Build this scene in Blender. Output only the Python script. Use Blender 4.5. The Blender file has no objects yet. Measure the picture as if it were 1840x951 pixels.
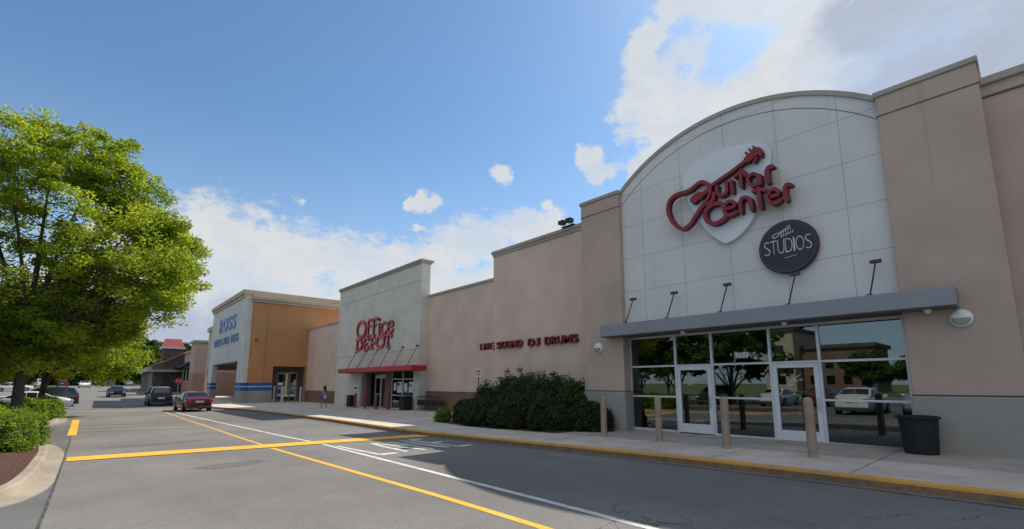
import bpy, math, random
import numpy as np
from mathutils import Vector, Matrix
PI = math.pi
R = math.radians
scene = bpy.context.scene
col = scene.collection

# ------------------------------------------------------------------ camera
CF, CCX, CCY, EYE = 841.0, 920.0, 561.0, 1.6
CP = math.atan(129 / 841.0)
CA = R(41.58)
cd = bpy.data.cameras.new('camera')
cam = bpy.data.objects.new('camera', cd)
col.objects.link(cam)
cam.location = (0, 0, EYE)
cam.rotation_euler = (PI / 2 + CP, 0, -CA)
cd.sensor_width = 36
cd.lens = CF / 1840 * 36
cd.shift_y = (CCY - 475.5) / 1840
cd.clip_start = 0.1
cd.clip_end = 6000
scene.camera = cam

def ray(x, y):
    a = x - CCX; b = CCY - y
    fw = CF * math.cos(CP) - b * math.sin(CP); up = CF * math.sin(CP) + b * math.cos(CP)
    return (fw * math.sin(CA) + a * math.cos(CA), fw * math.cos(CA) - a * math.sin(CA), up)
def onx(x, y, D):                       # where a sight line meets the wall plane X = D -> (Y, Z)
    r = ray(x, y); t = D / r[0]
    return (r[1] * t, EYE + r[2] * t)
def ony(x, y, Y):
    r = ray(x, y); t = Y / r[1]
    return (r[0] * t, EYE + r[2] * t)
def nrm(v):
    l = math.sqrt(sum(c * c for c in v)); return tuple(c / l for c in v)

# ------------------------------------------------------------------ exposure, sun, sky
scene.view_settings.view_transform = 'Standard'
scene.view_settings.look = 'None'
EXPO = 0.36
scene.view_settings.exposure = EXPO
scene.view_settings.gamma = 1.0
scene.view_settings.use_curve_mapping = False
try:
    scene.cycles.max_bounces = 8
    scene.cycles.transparent_max_bounces = 12
    scene.cycles.caustics_reflective = False
    scene.cycles.caustics_refractive = False
    scene.cycles.use_denoising = True
    scene.cycles.sample_clamp_indirect = 6
except Exception:
    pass

SUNV = nrm((0.905, 0.085, 1.0))          # towards the sun: behind the shops
sl = bpy.data.lights.new('sun', 'SUN')
sl.energy = 4.1
sl.angle = R(0.5)
sl.color = (1.0, 0.93, 0.82)
sun = bpy.data.objects.new('sun', sl)
col.objects.link(sun)
sun.rotation_euler = Vector(SUNV).to_track_quat('Z', 'Y').to_euler()
sun.location = (60, 10, 60)
SUN_EL = math.asin(SUNV[2])
SUN_AZ = math.atan2(SUNV[0], SUNV[1])

world = bpy.data.worlds.new('World')
scene.world = world
world.use_nodes = True
wt = world.node_tree
wt.nodes.clear()
def wn(t, **k):
    n = wt.nodes.new(t)
    for a, b in k.items(): setattr(n, a, b)
    return n
def wlink(a, b): wt.links.new(a, b)
def wmath(op, a, b=None, c=None, clamp=False):
    n = wn('ShaderNodeMath', operation=op, use_clamp=clamp)
    for i, v in enumerate((a, b, c)):
        if v is None: continue
        if isinstance(v, (int, float)): n.inputs[i].default_value = v
        else: wlink(v, n.inputs[i])
    return n.outputs[0]
def wvm(op, a, b=None, scale=None):
    n = wn('ShaderNodeVectorMath', operation=op)
    for i, v in enumerate((a, b)):
        if v is None: continue
        if isinstance(v, (tuple, list)): n.inputs[i].default_value = v
        else: wlink(v, n.inputs[i])
    if scale is not None: n.inputs['Scale'].default_value = scale
    return n
def wmix(f, a, b, mode='MIX'):
    n = wn('ShaderNodeMix', data_type='RGBA', blend_type=mode)
    for s, v in ((n.inputs[0], f), (n.inputs[6], a), (n.inputs[7], b)):
        if isinstance(v, (int, float)): s.default_value = v
        elif isinstance(v, tuple): s.default_value = v
        else: wlink(v, s)
    return n.outputs[2]
def wramp(v, lo, hi):
    n = wn('ShaderNodeMapRange', interpolation_type='SMOOTHSTEP')
    wlink(v, n.inputs[0]); n.inputs[1].default_value = lo; n.inputs[2].default_value = hi
    return n.outputs[0]
SKY_STRENGTH = 0.105
sky = wn('ShaderNodeTexSky')
sky.sky_type = 'NISHITA'
sky.sun_disc = False
sky.sun_elevation = SUN_EL
sky.sun_rotation = SUN_AZ
sky.altitude = 200
sky.air_density = 1.0
sky.dust_density = 0.6
sky.ozone_density = 2.2
tc = wn('ShaderNodeTexCoord')
dirv = tc.outputs['Generated']
nz = wn('ShaderNodeTexNoise'); nz.inputs['Scale'].default_value = 5.0; nz.inputs['Detail'].default_value = 8; nz.inputs['Roughness'].default_value = 0.62
nz2 = wn('ShaderNodeTexNoise'); nz2.inputs['Scale'].default_value = 17.0; nz2.inputs['Detail'].default_value = 10; nz2.inputs['Roughness'].default_value = 0.66
nz3 = wn('ShaderNodeTexNoise'); nz3.inputs['Scale'].default_value = 2.2; nz3.inputs['Detail'].default_value = 5
sq = wvm('MULTIPLY', dirv, (1, 1, 1.7)).outputs[0]
wlink(sq, nz.inputs['Vector']); wlink(sq, nz2.inputs['Vector']); wlink(sq, nz3.inputs['Vector'])
# cloud banks: (photo direction x, y, angular radius, weight)
BLOBS = [
 (1400, 60, .20), (1530, 90, .23), (1300, 175, .15), (1215, 215, .13), (1180, 165, .09), (1700, 60, .30), (1840, 60, .30), (1420, -120, .22), (1640, -200, .32), (1980, -60, .4),
 (1165, 75, .045), (1205, 20, .035), (1150, 120, .05), (1350, 10, .12), (1120, 190, .05),
 (907, 318, .026), (1072, 296, .032), (1050, 285, .022), (1098, 300, .02), (1150, 300, .026), (980, 384, .020), (970, 414, .032), (760, 364, .018), (778, 365, .016), (742, 365, .014), (755, 404, .012),
 (540, 352, .018), (500, 345, .016), (878, 440, .075), (830, 450, .075), (790, 470, .08), (930, 425, .06), (1000, 415, .05),
 (700, 480, .085), (640, 480, .075), (560, 470, .085), (480, 450, .085), (420, 440, .09), (370, 420, .085), (330, 450, .10), (400, 500, .12), (520, 520, .12), (640, 540, .1),
 (300, 520, .14), (240, 600, .13), (330, 600, .15), (450, 560, .14), (150, 560, .14), (60, 620, .12), (200, 430, .05), (800, 540, .12), (900, 520, .10),
]
dist = wvm('ADD', dirv, wvm('SCALE', wvm('SUBTRACT', nz.outputs['Color'], (.5, .5, .5)).outputs[0], None, .11).outputs[0]).outputs[0]
fld = None
for (bx_, by_, br) in BLOBS:
    c = nrm(ray(bx_, by_))
    v = wmath('MULTIPLY_ADD', wvm('DISTANCE', dist, c).outputs['Value'], -1.0 / br, 1.0)
    fld = v if fld is None else wmath('MAXIMUM', fld, v)
fld = wmath('MAXIMUM', fld, -1.0)
# unseen clouds behind the view, added to fill the shaded shop fronts
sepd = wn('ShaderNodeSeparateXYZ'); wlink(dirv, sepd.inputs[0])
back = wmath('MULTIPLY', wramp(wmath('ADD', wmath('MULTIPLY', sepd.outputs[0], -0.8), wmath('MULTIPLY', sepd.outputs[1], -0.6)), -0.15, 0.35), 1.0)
fill_clouds = wmath('MULTIPLY', wmath('MULTIPLY', wramp(nz3.outputs['Fac'], .40, .60), back), wmath('MULTIPLY_ADD', wramp(sepd.outputs[2], .30, .52), .9, .1))
dens = wmath('ADD', fld, wmath('MULTIPLY', wmath('SUBTRACT', nz2.outputs['Fac'], .5), 2.3))
dens = wmath('MULTIPLY', wramp(dens, 0.0, 0.55), wmath('MULTIPLY_ADD', wramp(nz.outputs['Fac'], .36, .58), .28, .72))
holes = [(1315, 95, .055), (1350, 75, .045), (1298, 60, .035)]
for (hx, hy, hr) in holes:
    v = wmath('MULTIPLY_ADD', wvm('DISTANCE', dist, nrm(ray(hx, hy))).outputs['Value'], -1.0 / hr, 1.0)
    v = wramp(wmath('ADD', v, wmath('MULTIPLY', wmath('SUBTRACT', nz2.outputs['Fac'], .5), 1.2)), 0.0, .5)
    dens = wmath('MULTIPLY', dens, wmath('MULTIPLY_ADD', v, -.85, 1.0))
dens = wmath('MAXIMUM', dens, fill_clouds)
# cloud shade: grey undersides where the banks are thick
gsh = None
for (gx, gy, gr) in [(1640, 60, .17), (1740, 110, .15), (1600, 140, .11), (1850, 40, .16), (1560, 30, .10), (300, 600, .11), (430, 600, .12), (150, 610, .12), (1290, 250, .05)]:
    v = wmath('MULTIPLY_ADD', wvm('DISTANCE', dist, nrm(ray(gx, gy))).outputs['Value'], -1.0 / gr, 1.0)
    gsh = v if gsh is None else wmath('MAXIMUM', gsh, v)
gsh = wramp(wmath('ADD', gsh, wmath('MULTIPLY', wmath('SUBTRACT', nz.outputs['Fac'], .5), 1.4)), 0.05, .75)
WB = 1.0 / SKY_STRENGTH
WB = .74 / SKY_STRENGTH
ccol = wmix(gsh, (0.80 * WB, 0.80 * WB, 0.79 * WB, 1), (0.47 * WB, 0.52 * WB, 0.63 * WB, 1))
ccol = wmix(wmath('MULTIPLY', wramp(nz2.outputs['Fac'], .40, .62), .25), ccol, (.56 * WB, .63 * WB, .72 * WB, 1))
# the added clouds opposite the sun are set extra bright for fill
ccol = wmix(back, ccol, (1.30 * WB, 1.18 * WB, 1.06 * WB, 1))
# whiter haze low down, blue higher up
lowh = wmath('MULTIPLY_ADD', wramp(sepd.outputs[2], .52, .0), .48, .02)
skyc = wmix(lowh, wmix(1.0, sky.outputs[0], (0.82, 1.03, 1.12, 1), 'MULTIPLY'), (.62 * WB, .78 * WB, .95 * WB, 1))
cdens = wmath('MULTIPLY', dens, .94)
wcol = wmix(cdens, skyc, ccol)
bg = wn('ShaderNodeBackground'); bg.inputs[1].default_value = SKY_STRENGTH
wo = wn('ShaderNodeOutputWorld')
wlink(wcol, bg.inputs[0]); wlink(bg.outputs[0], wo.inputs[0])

# ------------------------------------------------------------------ terrain profile along the road
KN = [(-60, .03), (3, .03), (8.6, -.08), (16, -.24), (24, -.31), (36, -.4), (55, -.47), (75, -.3), (95, 0), (131, .8), (250, 1.6), (900, 3), (4000, 6)]
def G0(Y):
    if Y <= KN[0][0]: return KN[0][1]
    for (a, p), (b, q) in zip(KN, KN[1:]):
        if Y <= b: return p + (q - p) * (Y - a) / (b - a)
    return KN[-1][1]
def G1(i):
    return sum(G0(i + k) for k in (-3, -2, -1, 0, 1, 2, 3)) / 7
def G(Y):
    i = math.floor(Y); f = Y - i
    return G1(i) * (1 - f) + G1(i + 1) * f

# ------------------------------------------------------------------ materials
def srgb(r, g, b):
    return tuple((c / 255 / 12.92) if c / 255 <= .04045 else ((c / 255 + .055) / 1.055) ** 2.4 for c in (r, g, b)) + (1,)
def newmat(name):
    m = bpy.data.materials.new(name); m.use_nodes = True
    nt = m.node_tree; b = nt.nodes['Principled BSDF']
    return m, nt, b
def mth(nt, op, a, b=None, c=None, clamp=False):
    n = nt.nodes.new('ShaderNodeMath'); n.operation = op; n.use_clamp = clamp
    for i, v in enumerate((a, b, c)):
        if v is None: continue
        if isinstance(v, (int, float)): n.inputs[i].default_value = v
        else: nt.links.new(v, n.inputs[i])
    return n.outputs[0]
def mixc(nt, f, a, b, mode='MIX'):
    n = nt.nodes.new('ShaderNodeMix'); n.data_type = 'RGBA'; n.blend_type = mode
    for s, v in ((n.inputs[0], f), (n.inputs[6], a), (n.inputs[7], b)):
        if isinstance(v, (int, float)): s.default_value = v
        elif isinstance(v, tuple): s.default_value = v if len(v) == 4 else v + (1,)
        else: nt.links.new(v, s)
    return n.outputs[2]
def noise(nt, vec, scale, detail=4, rough=.55, dist=0):
    n = nt.nodes.new('ShaderNodeTexNoise')
    n.inputs['Scale'].default_value = scale; n.inputs['Detail'].default_value = detail
    n.inputs['Roughness'].default_value = rough; n.inputs['Distortion'].default_value = dist
    if vec is not None: nt.links.new(vec, n.inputs['Vector'])
    return n.outputs['Fac']
def mrange(nt, v, lo, hi, a=0, b=1, smooth=True):
    n = nt.nodes.new('ShaderNodeMapRange')
    if smooth: n.interpolation_type = 'SMOOTHSTEP'
    nt.links.new(v, n.inputs[0])
    for i, x in enumerate((lo, hi, a, b)): n.inputs[i + 1].default_value = x
    return n.outputs[0]
def coords(nt, scale=(1, 1, 1)):
    g = nt.nodes.new('ShaderNodeNewGeometry')
    if scale == (1, 1, 1): return g.outputs['Position']
    n = nt.nodes.new('ShaderNodeVectorMath'); n.operation = 'MULTIPLY'
    nt.links.new(g.outputs['Position'], n.inputs[0]); n.inputs[1].default_value = scale
    return n.outputs[0]
def obj_coords(nt, scale=(1, 1, 1)):
    g = nt.nodes.new('ShaderNodeTexCoord')
    n = nt.nodes.new('ShaderNodeVectorMath'); n.operation = 'MULTIPLY'
    nt.links.new(g.outputs['Object'], n.inputs[0]); n.inputs[1].default_value = scale
    return n.outputs[0]
def bump(nt, b, h, strength=.3, dist=.01):
    n = nt.nodes.new('ShaderNodeBump'); n.inputs['Strength'].default_value = strength; n.inputs['Distance'].default_value = dist
    nt.links.new(h, n.inputs['Height']); nt.links.new(n.outputs[0], b.inputs['Normal'])
def simple(name, c, rough=.6, metal=0.0, var=.12, scale=3.0, spec=.5, coat=0.0, bs=0.0):
    m, nt, b = newmat(name)
    c = tuple(c[:3]) + (1,)
    b.inputs['Roughness'].default_value = rough; b.inputs['Metallic'].default_value = metal
    b.inputs['Specular IOR Level'].default_value = spec
    if coat: b.inputs['Coat Weight'].default_value = coat; b.inputs['Coat Roughness'].default_value = .04
    v = obj_coords(nt)
    n1 = noise(nt, v, scale, 5, .6)
    dark = tuple(x * (1 - var) for x in c[:3]) + (1,); lite = tuple(min(1, x * (1 + var)) for x in c[:3]) + (1,)
    nt.links.new(mixc(nt, mrange(nt, n1, .3, .7), dark, lite), b.inputs['Base Color'])
    if bs: bump(nt, b, noise(nt, v, scale * 25, 3), bs, .004)
    return m
def stucco(name, c, var=.08, streak=.38):
    m, nt, b = newmat(name)
    p = coords(nt)
    n1 = noise(nt, p, .7, 5, .6); n2 = noise(nt, p, 60, 3); n3 = noise(nt, coords(nt, (1.6, 1.6, .12)), 2.0, 5, .6)
    d = tuple(x * (1 - var) for x in c[:3]); l = tuple(min(1, x * (1 + var)) for x in c[:3])
    cc = mixc(nt, mrange(nt, n1, .3, .7), d, l)
    cc = mixc(nt, mth(nt, 'MULTIPLY', mrange(nt, n3, .58, .80), streak), cc, tuple(x * .62 for x in c[:3]))
    cc = mixc(nt, mth(nt, 'MULTIPLY', mrange(nt, n2, .45, .75), .10), cc, tuple(x * .7 for x in c[:3]))
    n5 = noise(nt, coords(nt, (.5, .5, 1)), 1.1, 6, .7); cc = mixc(nt, mth(nt, 'MULTIPLY', mrange(nt, n5, .50, .72), .22), cc, tuple(x * .74 for x in c[:3]))
    n6 = noise(nt, coords(nt, (5, 5, .10)), 2.0, 3, .6); cc = mixc(nt, mth(nt, 'MULTIPLY', mrange(nt, n6, .60, .76), .22), cc, tuple(x * .6 for x in c[:3]))
    nt.links.new(cc, b.inputs['Base Color'])
    b.inputs['Roughness'].default_value = .92; b.inputs['Specular IOR Level'].default_value = .2
    bump(nt, b, n2, .25, .004)
    return m
def seam_lines(nt, axis_out, x0, p, w):
    t = mth(nt, 'DIVIDE', mth(nt, 'SUBTRACT', axis_out, x0), p)
    fr = mth(nt, 'FRACT', mth(nt, 'ADD', t, .5))
    a = mth(nt, 'MULTIPLY', mth(nt, 'ABSOLUTE', mth(nt, 'SUBTRACT', fr, .5)), p)
    return mth(nt, 'LESS_THAN', a, w)

M = {}
M['tan'] = stucco('stucco_tan', (.49, .38, .315))
M['tan2'] = stucco('stucco_tan_light', (.64, .50, .41))
M['tanc'] = stucco('stucco_cap', (.40, .365, .315))
M['pink'] = stucco('stucco_pink', (.50, .36, .29))
M['orange'] = stucco('stucco_orange', (.50, .25, .11), .06, .15)
M['creamw'] = stucco('stucco_white', (.60, .60, .56))
M['odw'] = stucco('stucco_pale', (.63, .605, .53))
M['cornice'] = stucco('stucco_cornice', (.48, .40, .30))
M['basegrey'] = stucco('block_grey', (.34, .32, .285), .08)
M['basebrown'] = stucco('block_brown', (.20, .13, .10), .10)
M['brick'] = stucco('brick_pink', (.42, .25, .18), .1)
# jointed white panels of the arched bay
m, nt, b = newmat('jointed_panel')
p = coords(nt); sp = nt.nodes.new('ShaderNodeSeparateXYZ'); nt.links.new(p, sp.inputs[0])
ln = mth(nt, 'MAXIMUM', seam_lines(nt, sp.outputs[1], 2.78, 1.45, .011), seam_lines(nt, sp.outputs[2], 4.74, 1.172, .012))
n1 = noise(nt, p, .5, 5); n2 = noise(nt, coords(nt, (1, 2.2, .2)), 1.6, 5, .6)
cc = mixc(nt, mrange(nt, n1, .3, .7), (.62, .62, .61), (.70, .69, .67))
cc = mixc(nt, mth(nt, 'MULTIPLY', mrange(nt, n2, .55, .8), .35), cc, (.40, .40, .39))
cc = mixc(nt, mth(nt, 'MULTIPLY', ln, .50), cc, (.25, .24, .23))
nt.links.new(cc, b.inputs['Base Color']); b.inputs['Roughness'].default_value = .8
bump(nt, b, mth(nt, 'SUBTRACT', noise(nt, p, 70, 2), mth(nt, 'MULTIPLY', ln, 3)), .3, .006)
M['panel'] = m
# asphalt
def asphalt(name, base):
    m, nt, b = newmat(name)
    p = coords(nt)
    n1 = noise(nt, p, .22, 6, .6); n2 = noise(nt, p, 2.3, 5, .65); n3 = noise(nt, p, 90, 3, .7); n4 = noise(nt, coords(nt, (1.0, .25, 1)), .9, 6, .65, .4)
    d = tuple(x * .80 for x in base); l = tuple(x * 1.2 for x in base)
    cc = mixc(nt, mrange(nt, n1, .30, .70), d, l)
    cc = mixc(nt, mth(nt, 'MULTIPLY', mrange(nt, n2, .35, .75), .35), cc, tuple(x * .75 for x in base))
    cc = mixc(nt, mth(nt, 'MULTIPLY', mrange(nt, n4, .64, .78), .55), cc, tuple(x * .45 for x in base))
    n7 = noise(nt, p, 26, 5, .75); n8 = noise(nt, coords(nt, (1, .12, 1)), 1.6, 4, .55)
    cc = mixc(nt, mth(nt, 'MULTIPLY', mrange(nt, n7, .52, .66), .45), cc, tuple(min(1, x * 1.45) for x in base))
    cc = mixc(nt, mth(nt, 'MULTIPLY', mrange(nt, n7, .48, .34), .45), cc, tuple(x * .55 for x in base))
    cc = mixc(nt, mth(nt, 'MULTIPLY', mrange(nt, n8, .54, .70), .30), cc, tuple(x * .68 for x in base))
    cc = mixc(nt, mth(nt, 'MULTIPLY', mrange(nt, n3, .48, .70), .35), cc, tuple(min(1, x * 1.9) for x in base))
    cc = mixc(nt, mth(nt, 'MULTIPLY', mrange(nt, n3, .50, .28), .5), cc, tuple(x * .45 for x in base))
    # thin wandering cracks
    vo = nt.nodes.new('ShaderNodeTexVoronoi'); vo.feature = 'DISTANCE_TO_EDGE'; vo.inputs['Scale'].default_value = .16
    w = nt.nodes.new('ShaderNodeVectorMath'); w.operation = 'ADD'
    ns = nt.nodes.new('ShaderNodeTexNoise'); ns.inputs['Scale'].default_value = 1.1; ns.inputs['Detail'].default_value = 6; nt.links.new(p, ns.inputs['Vector'])
    sc_ = nt.nodes.new('ShaderNodeVectorMath'); sc_.operation = 'SCALE'; sc_.inputs['Scale'].default_value = 1.8; nt.links.new(ns.outputs['Color'], sc_.inputs[0])
    nt.links.new(p, w.inputs[0]); nt.links.new(sc_.outputs[0], w.inputs[1]); nt.links.new(w.outputs[0], vo.inputs['Vector'])
    ck = mth(nt, 'MULTIPLY', mth(nt, 'LESS_THAN', vo.outputs['Distance'], .0016), mrange(nt, n1, .50, .60))
    cc = mixc(nt, mth(nt, 'MULTIPLY', ck, .65), cc, (.03, .03, .03))
    # drips of oil
    v2 = nt.nodes.new('ShaderNodeTexVoronoi'); v2.inputs['Scale'].default_value = .55; nt.links.new(coords(nt, (1, .7, 1)), v2.inputs['Vector'])
    oil = mth(nt, 'MULTIPLY', mrange(nt, v2.outputs['Distance'], .22, .03), mrange(nt, noise(nt, p, 5, 4), .4, .6))
    cc = mixc(nt, mth(nt, 'MULTIPLY', oil, .35), cc, tuple(x * .4 for x in base))
    nt.links.new(cc, b.inputs['Base Color']); b.inputs['Roughness'].default_value = .92; b.inputs['Specular IOR Level'].default_value = .3
    bump(nt, b, n3, .5, .006)
    return m
M['asphalt'] = asphalt('asphalt', (.185, .178, .165))
M['asphalt_dk'] = asphalt('asphalt_patch', (.14, .138, .132))
def concrete(name, base, py=None, y0=0, px=None, x0=0):
    m, nt, b = newmat(name)
    p = coords(nt); sp = nt.nodes.new('ShaderNodeSeparateXYZ'); nt.links.new(p, sp.inputs[0])
    n1 = noise(nt, p, .6, 6, .65); n2 = noise(nt, p, 5, 5, .6); n3 = noise(nt, p, 80, 2)
    cc = mixc(nt, mrange(nt, n1, .3, .7), tuple(x * .82 for x in base), tuple(min(1, x * 1.12) for x in base))
    cc = mixc(nt, mth(nt, 'MULTIPLY', mrange(nt, n2, .55, .75), .4), cc, tuple(x * .62 for x in base))
    cc = mixc(nt, mth(nt, 'MULTIPLY', mrange(nt, n3, .5, .7), .2), cc, tuple(x * .7 for x in base))
    vg = nt.nodes.new('ShaderNodeTexVoronoi'); vg.inputs['Scale'].default_value = 2.6; nt.links.new(p, vg.inputs['Vector'])
    cc = mixc(nt, mth(nt, 'MULTIPLY', mrange(nt, vg.outputs['Distance'], .085, .05), .5), cc, tuple(x * .35 for x in base))
    nst = noise(nt, coords(nt, (1, .5, 1)), 1.5, 7, .7); cc = mixc(nt, mth(nt, 'MULTIPLY', mrange(nt, nst, .54, .68), .38), cc, tuple(x * .55 for x in base))
    h = n3
    if py:
        ln = seam_lines(nt, sp.outputs[1], y0, py, .012)
        if px: ln = mth(nt, 'MAXIMUM', ln, seam_lines(nt, sp.outputs[0], x0, px, .010))
        cc = mixc(nt, mth(nt, 'MULTIPLY', ln, .75), cc, (.06, .055, .05))
        h = mth(nt, 'SUBTRACT', n3, mth(nt, 'MULTIPLY', ln, 3))
    nt.links.new(cc, b.inputs['Base Color']); b.inputs['Roughness'].default_value = .9; b.inputs['Specular IOR Level'].default_value = .25
    bump(nt, b, h, .3, .005)
    return m
M['walk'] = concrete('concrete_walk', (.60, .54, .46), 2.35, 2.27)
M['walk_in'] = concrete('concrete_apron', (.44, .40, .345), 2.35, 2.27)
M['kerb'] = concrete('concrete_kerb', (.35, .295, .23), 3.0, .4)
def paint(name, c, wear=.5, under=(.17, .165, .155)):
    m, nt, b = newmat(name)
    p = coords(nt)
    n = noise(nt, p, 3.5, 8, .75); n2 = noise(nt, p, 40, 3, .7); n3 = noise(nt, p, 1.2, 4)
    w = mrange(nt, mth(nt, 'ADD', n, mth(nt, 'MULTIPLY', mth(nt, 'SUBTRACT', n2, .5), .6)), wear, wear + .18)
    cc = mixc(nt, mrange(nt, n3, .3, .7), tuple(x * .85 for x in c), c)
    cc = mixc(nt, mth(nt, 'MULTIPLY', w, .75), cc, under)
    nt.links.new(cc, b.inputs['Base Color']); b.inputs['Roughness'].default_value = .7
    return m
M['yellow'] = paint('paint_yellow', (.88, .47, .04), .58)
M['yellow_old'] = paint('paint_yellow_worn', (.70, .40, .08), .52)
M['yellow_faint'] = paint('paint_yellow_faint', (.40, .30, .13), .42)
M['white_old'] = paint('paint_white_worn', (.72, .70, .64), .53)
M['kerb_yellow'] = paint('paint_kerb', (.72, .36, .05), .47, (.36, .27, .17))
M['joint'] = paint('joint_tar', (.05, .048, .045), .45)
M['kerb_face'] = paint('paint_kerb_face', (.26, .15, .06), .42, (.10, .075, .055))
m, nt, b = newmat('mulch'); p = coords(nt)
n = noise(nt, p, 22, 6, .75); n2 = noise(nt, p, 2, 3)
cc = mixc(nt, mrange(nt, n, .35, .65), (.035, .014, .009), (.17, .07, .045)); cc = mixc(nt, mth(nt, 'MULTIPLY', n2, .3), cc, (.10, .05, .035))
nt.links.new(cc, b.inputs['Base Color']); b.inputs['Roughness'].default_value = .95; bump(nt, b, n, 1.0, .05)
M['mulch'] = m
m, nt, b = newmat('grass'); p = coords(nt)
cc = mixc(nt, mrange(nt, noise(nt, p, .15, 6, .6), .35, .65), (.10, .13, .03), (.19, .19, .06)); cc = mixc(nt, mth(nt, 'MULTIPLY', noise(nt, p, 12, 4), .4), cc, (.07, .10, .02))
nt.links.new(cc, b.inputs['Base Color']); b.inputs['Roughness'].default_value = .95
M['grass'] = m
def leafmat(name, c1, c2, trans=.45):
    m, nt, b = newmat(name)
    at = nt.nodes.new('ShaderNodeAttribute'); at.attribute_name = 'tint'
    cc = mixc(nt, at.outputs['Fac'], c1, c2)
    nt.links.new(cc, b.inputs['Base Color']); b.inputs['Roughness'].default_value = .55; b.inputs['Specular IOR Level'].default_value = .3
    tr = nt.nodes.new('ShaderNodeBsdfTranslucent')
    nt.links.new(mixc(nt, 1.0, cc, (1.35, 1.25, .55, 1), 'MULTIPLY'), tr.inputs['Color'])
    ms = nt.nodes.new('ShaderNodeMixShader'); ms.inputs[0].default_value = trans
    nt.links.new(b.outputs[0], ms.inputs[1]); nt.links.new(tr.outputs[0], ms.inputs[2])
    nt.links.new(ms.outputs[0], nt.nodes['Material Output'].inputs[0])
    return m
M['leaf'] = leafmat('leaf_elm', (.14, .235, .025), (.42, .49, .06), .64)
M['leaf2'] = leafmat('leaf_far', (.045, .09, .018), (.10, .16, .03), .35)
M['leaf_dk'] = leafmat('leaf_dark', (.030, .055, .016), (.06, .095, .025), .2)
M['leaf_shrub'] = leafmat('leaf_juniper', (.022, .036, .014), (.045, .065, .022), .15)
M['leaf_hedge'] = leafmat('leaf_boxwood', (.10, .19, .02), (.27, .38, .045), .5)
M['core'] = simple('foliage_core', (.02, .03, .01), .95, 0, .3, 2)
m, nt, b = newmat('bark'); v = obj_coords(nt, (6, 6, 1.2)); n = noise(nt, v, 3, 6, .7)
nt.links.new(mixc(nt, mrange(nt, n, .3, .7), (.035, .028, .022), (.12, .10, .08)), b.inputs['Base Color']); b.inputs['Roughness'].default_value = .95; bump(nt, b, n, .8, .03)
M['bark'] = m
M['alu'] = simple('painted_aluminium', (.62, .64, .66), .4, .2, .05, 2)
M['doorw'] = simple('door_frame_white', (.66, .68, .70), .45, .0, .05, 2)
M['canopy'] = simple('canopy_grey', (.27, .28, .31), .45, .15, .06, .8)
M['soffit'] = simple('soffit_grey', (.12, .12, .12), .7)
M['black'] = simple('black_metal', (.018, .018, .02), .5)
M['dkgrey'] = simple('dark_grey', (.05, .05, .055), .6)
M['steel'] = simple('steel', (.55, .55, .55), .3, .9, .05)
M['red'] = simple('sign_red', (.25, .010, .018), .38, 0, .08, 2)
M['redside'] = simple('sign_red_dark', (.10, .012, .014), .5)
M['odred'] = simple('canopy_red', (.50, .012, .03), .4, 0, .06, 1)
M['signred'] = simple('letter_red', (.58, .022, .045), .4, 0, .06, 1)
M['pick'] = simple('sign_white', (.72, .75, .78), .35, 0, .03, 1)
M['round'] = simple('sign_aubergine', (.020, .014, .024), .35, 0, .2, 1)
M['lettw'] = simple('letter_white', (.62, .60, .58), .5)
M['lettb'] = simple('letter_blue', (.17, .22, .42), .5, 0, .15, 2)
M['blue'] = simple('band_blue', (.012, .10, .36), .5, 0, .1, 1)
M['bandw'] = simple('band_white', (.55, .56, .55), .6)
M['bollard'] = simple('bollard_tan', (.34, .255, .195), .75, 0, .15, 2, .3, 0, .2)
M['maroon'] = simple('bollard_maroon', (.22, .05, .06), .6)
M['trash'] = simple('trash_dark', (.010, .013, .013), .75, 0, .3, 3)
M['lampw'] = simple('lamp_white', (.74, .75, .76), .35)
M['lampg'] = simple('lamp_glass', (.30, .31, .24), .2)
M['paper'] = simple('paper_white', (.7, .7, .68), .6)
M['stopred'] = simple('stop_red', (.50, .02, .02), .4)
M['roofbrown'] = simple('shingle_brown', (.11, .085, .07), .9, 0, .25, 2)
M['roofred'] = simple('roof_red', (.36, .06, .06), .5)
M['redlow'] = simple('awning_black', (.02, .02, .022), .8)
M['tyre'] = simple('tyre_rubber', (.015, .015, .015), .85)
M['rim'] = simple('alloy_rim', (.35, .36, .38), .3, .8, .05)
M['taillight'] = simple('tail_lamp', (.50, .01, .012), .15, 0, .05, 2, .6, .5)
M['headlight'] = simple('head_lamp', (.6, .62, .65), .1, 0, .05)
M['plate'] = simple('plate_white', (.6, .62, .6), .5)
M['tint'] = simple('car_glass', (.006, .008, .009), .1, 0, .1, 1, .9)
M['cwhite'] = simple('car_white', (.72, .72, .70), .25, 0, .02, 1, .5, .6)
M['cblack'] = simple('car_black', (.006, .006, .007), .28, 0, .02, 1, .3, .25)
M['cdark'] = simple('car_darkgrey', (.035, .038, .042), .22, .2, .02, 1, .5, .8)
M['cred'] = simple('car_red', (.11, .004, .007), .28, 0, .02, 1, .35, .3)
M['csilver'] = simple('car_silver', (.42, .43, .44), .3, .4, .02, 1, .5, .6)
M['cblue'] = simple('car_blue', (.05, .09, .2), .25, .1, .02, 1, .5, .7)
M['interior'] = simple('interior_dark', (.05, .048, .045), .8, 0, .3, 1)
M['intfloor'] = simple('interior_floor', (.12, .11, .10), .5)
M['skin'] = simple('skin', (.30, .16, .10), .6)
M['hair'] = simple('hair_dark', (.015, .010, .008), .5)
M['dress'] = simple('dress_pale_blue', (.52, .58, .70), .8)
M['bag'] = simple('bag_blue', (.06, .08, .20), .7)
M['teal'] = simple('banner_teal', (.03, .16, .13), .7)
M['orangeb'] = simple('banner_orange', (.55, .20, .03), .7)
M['guitarwood'] = simple('varnished_wood', (.35, .12, .04), .3)
M['brickred'] = simple('brick_tower', (.30, .10, .06), .9)
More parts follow.
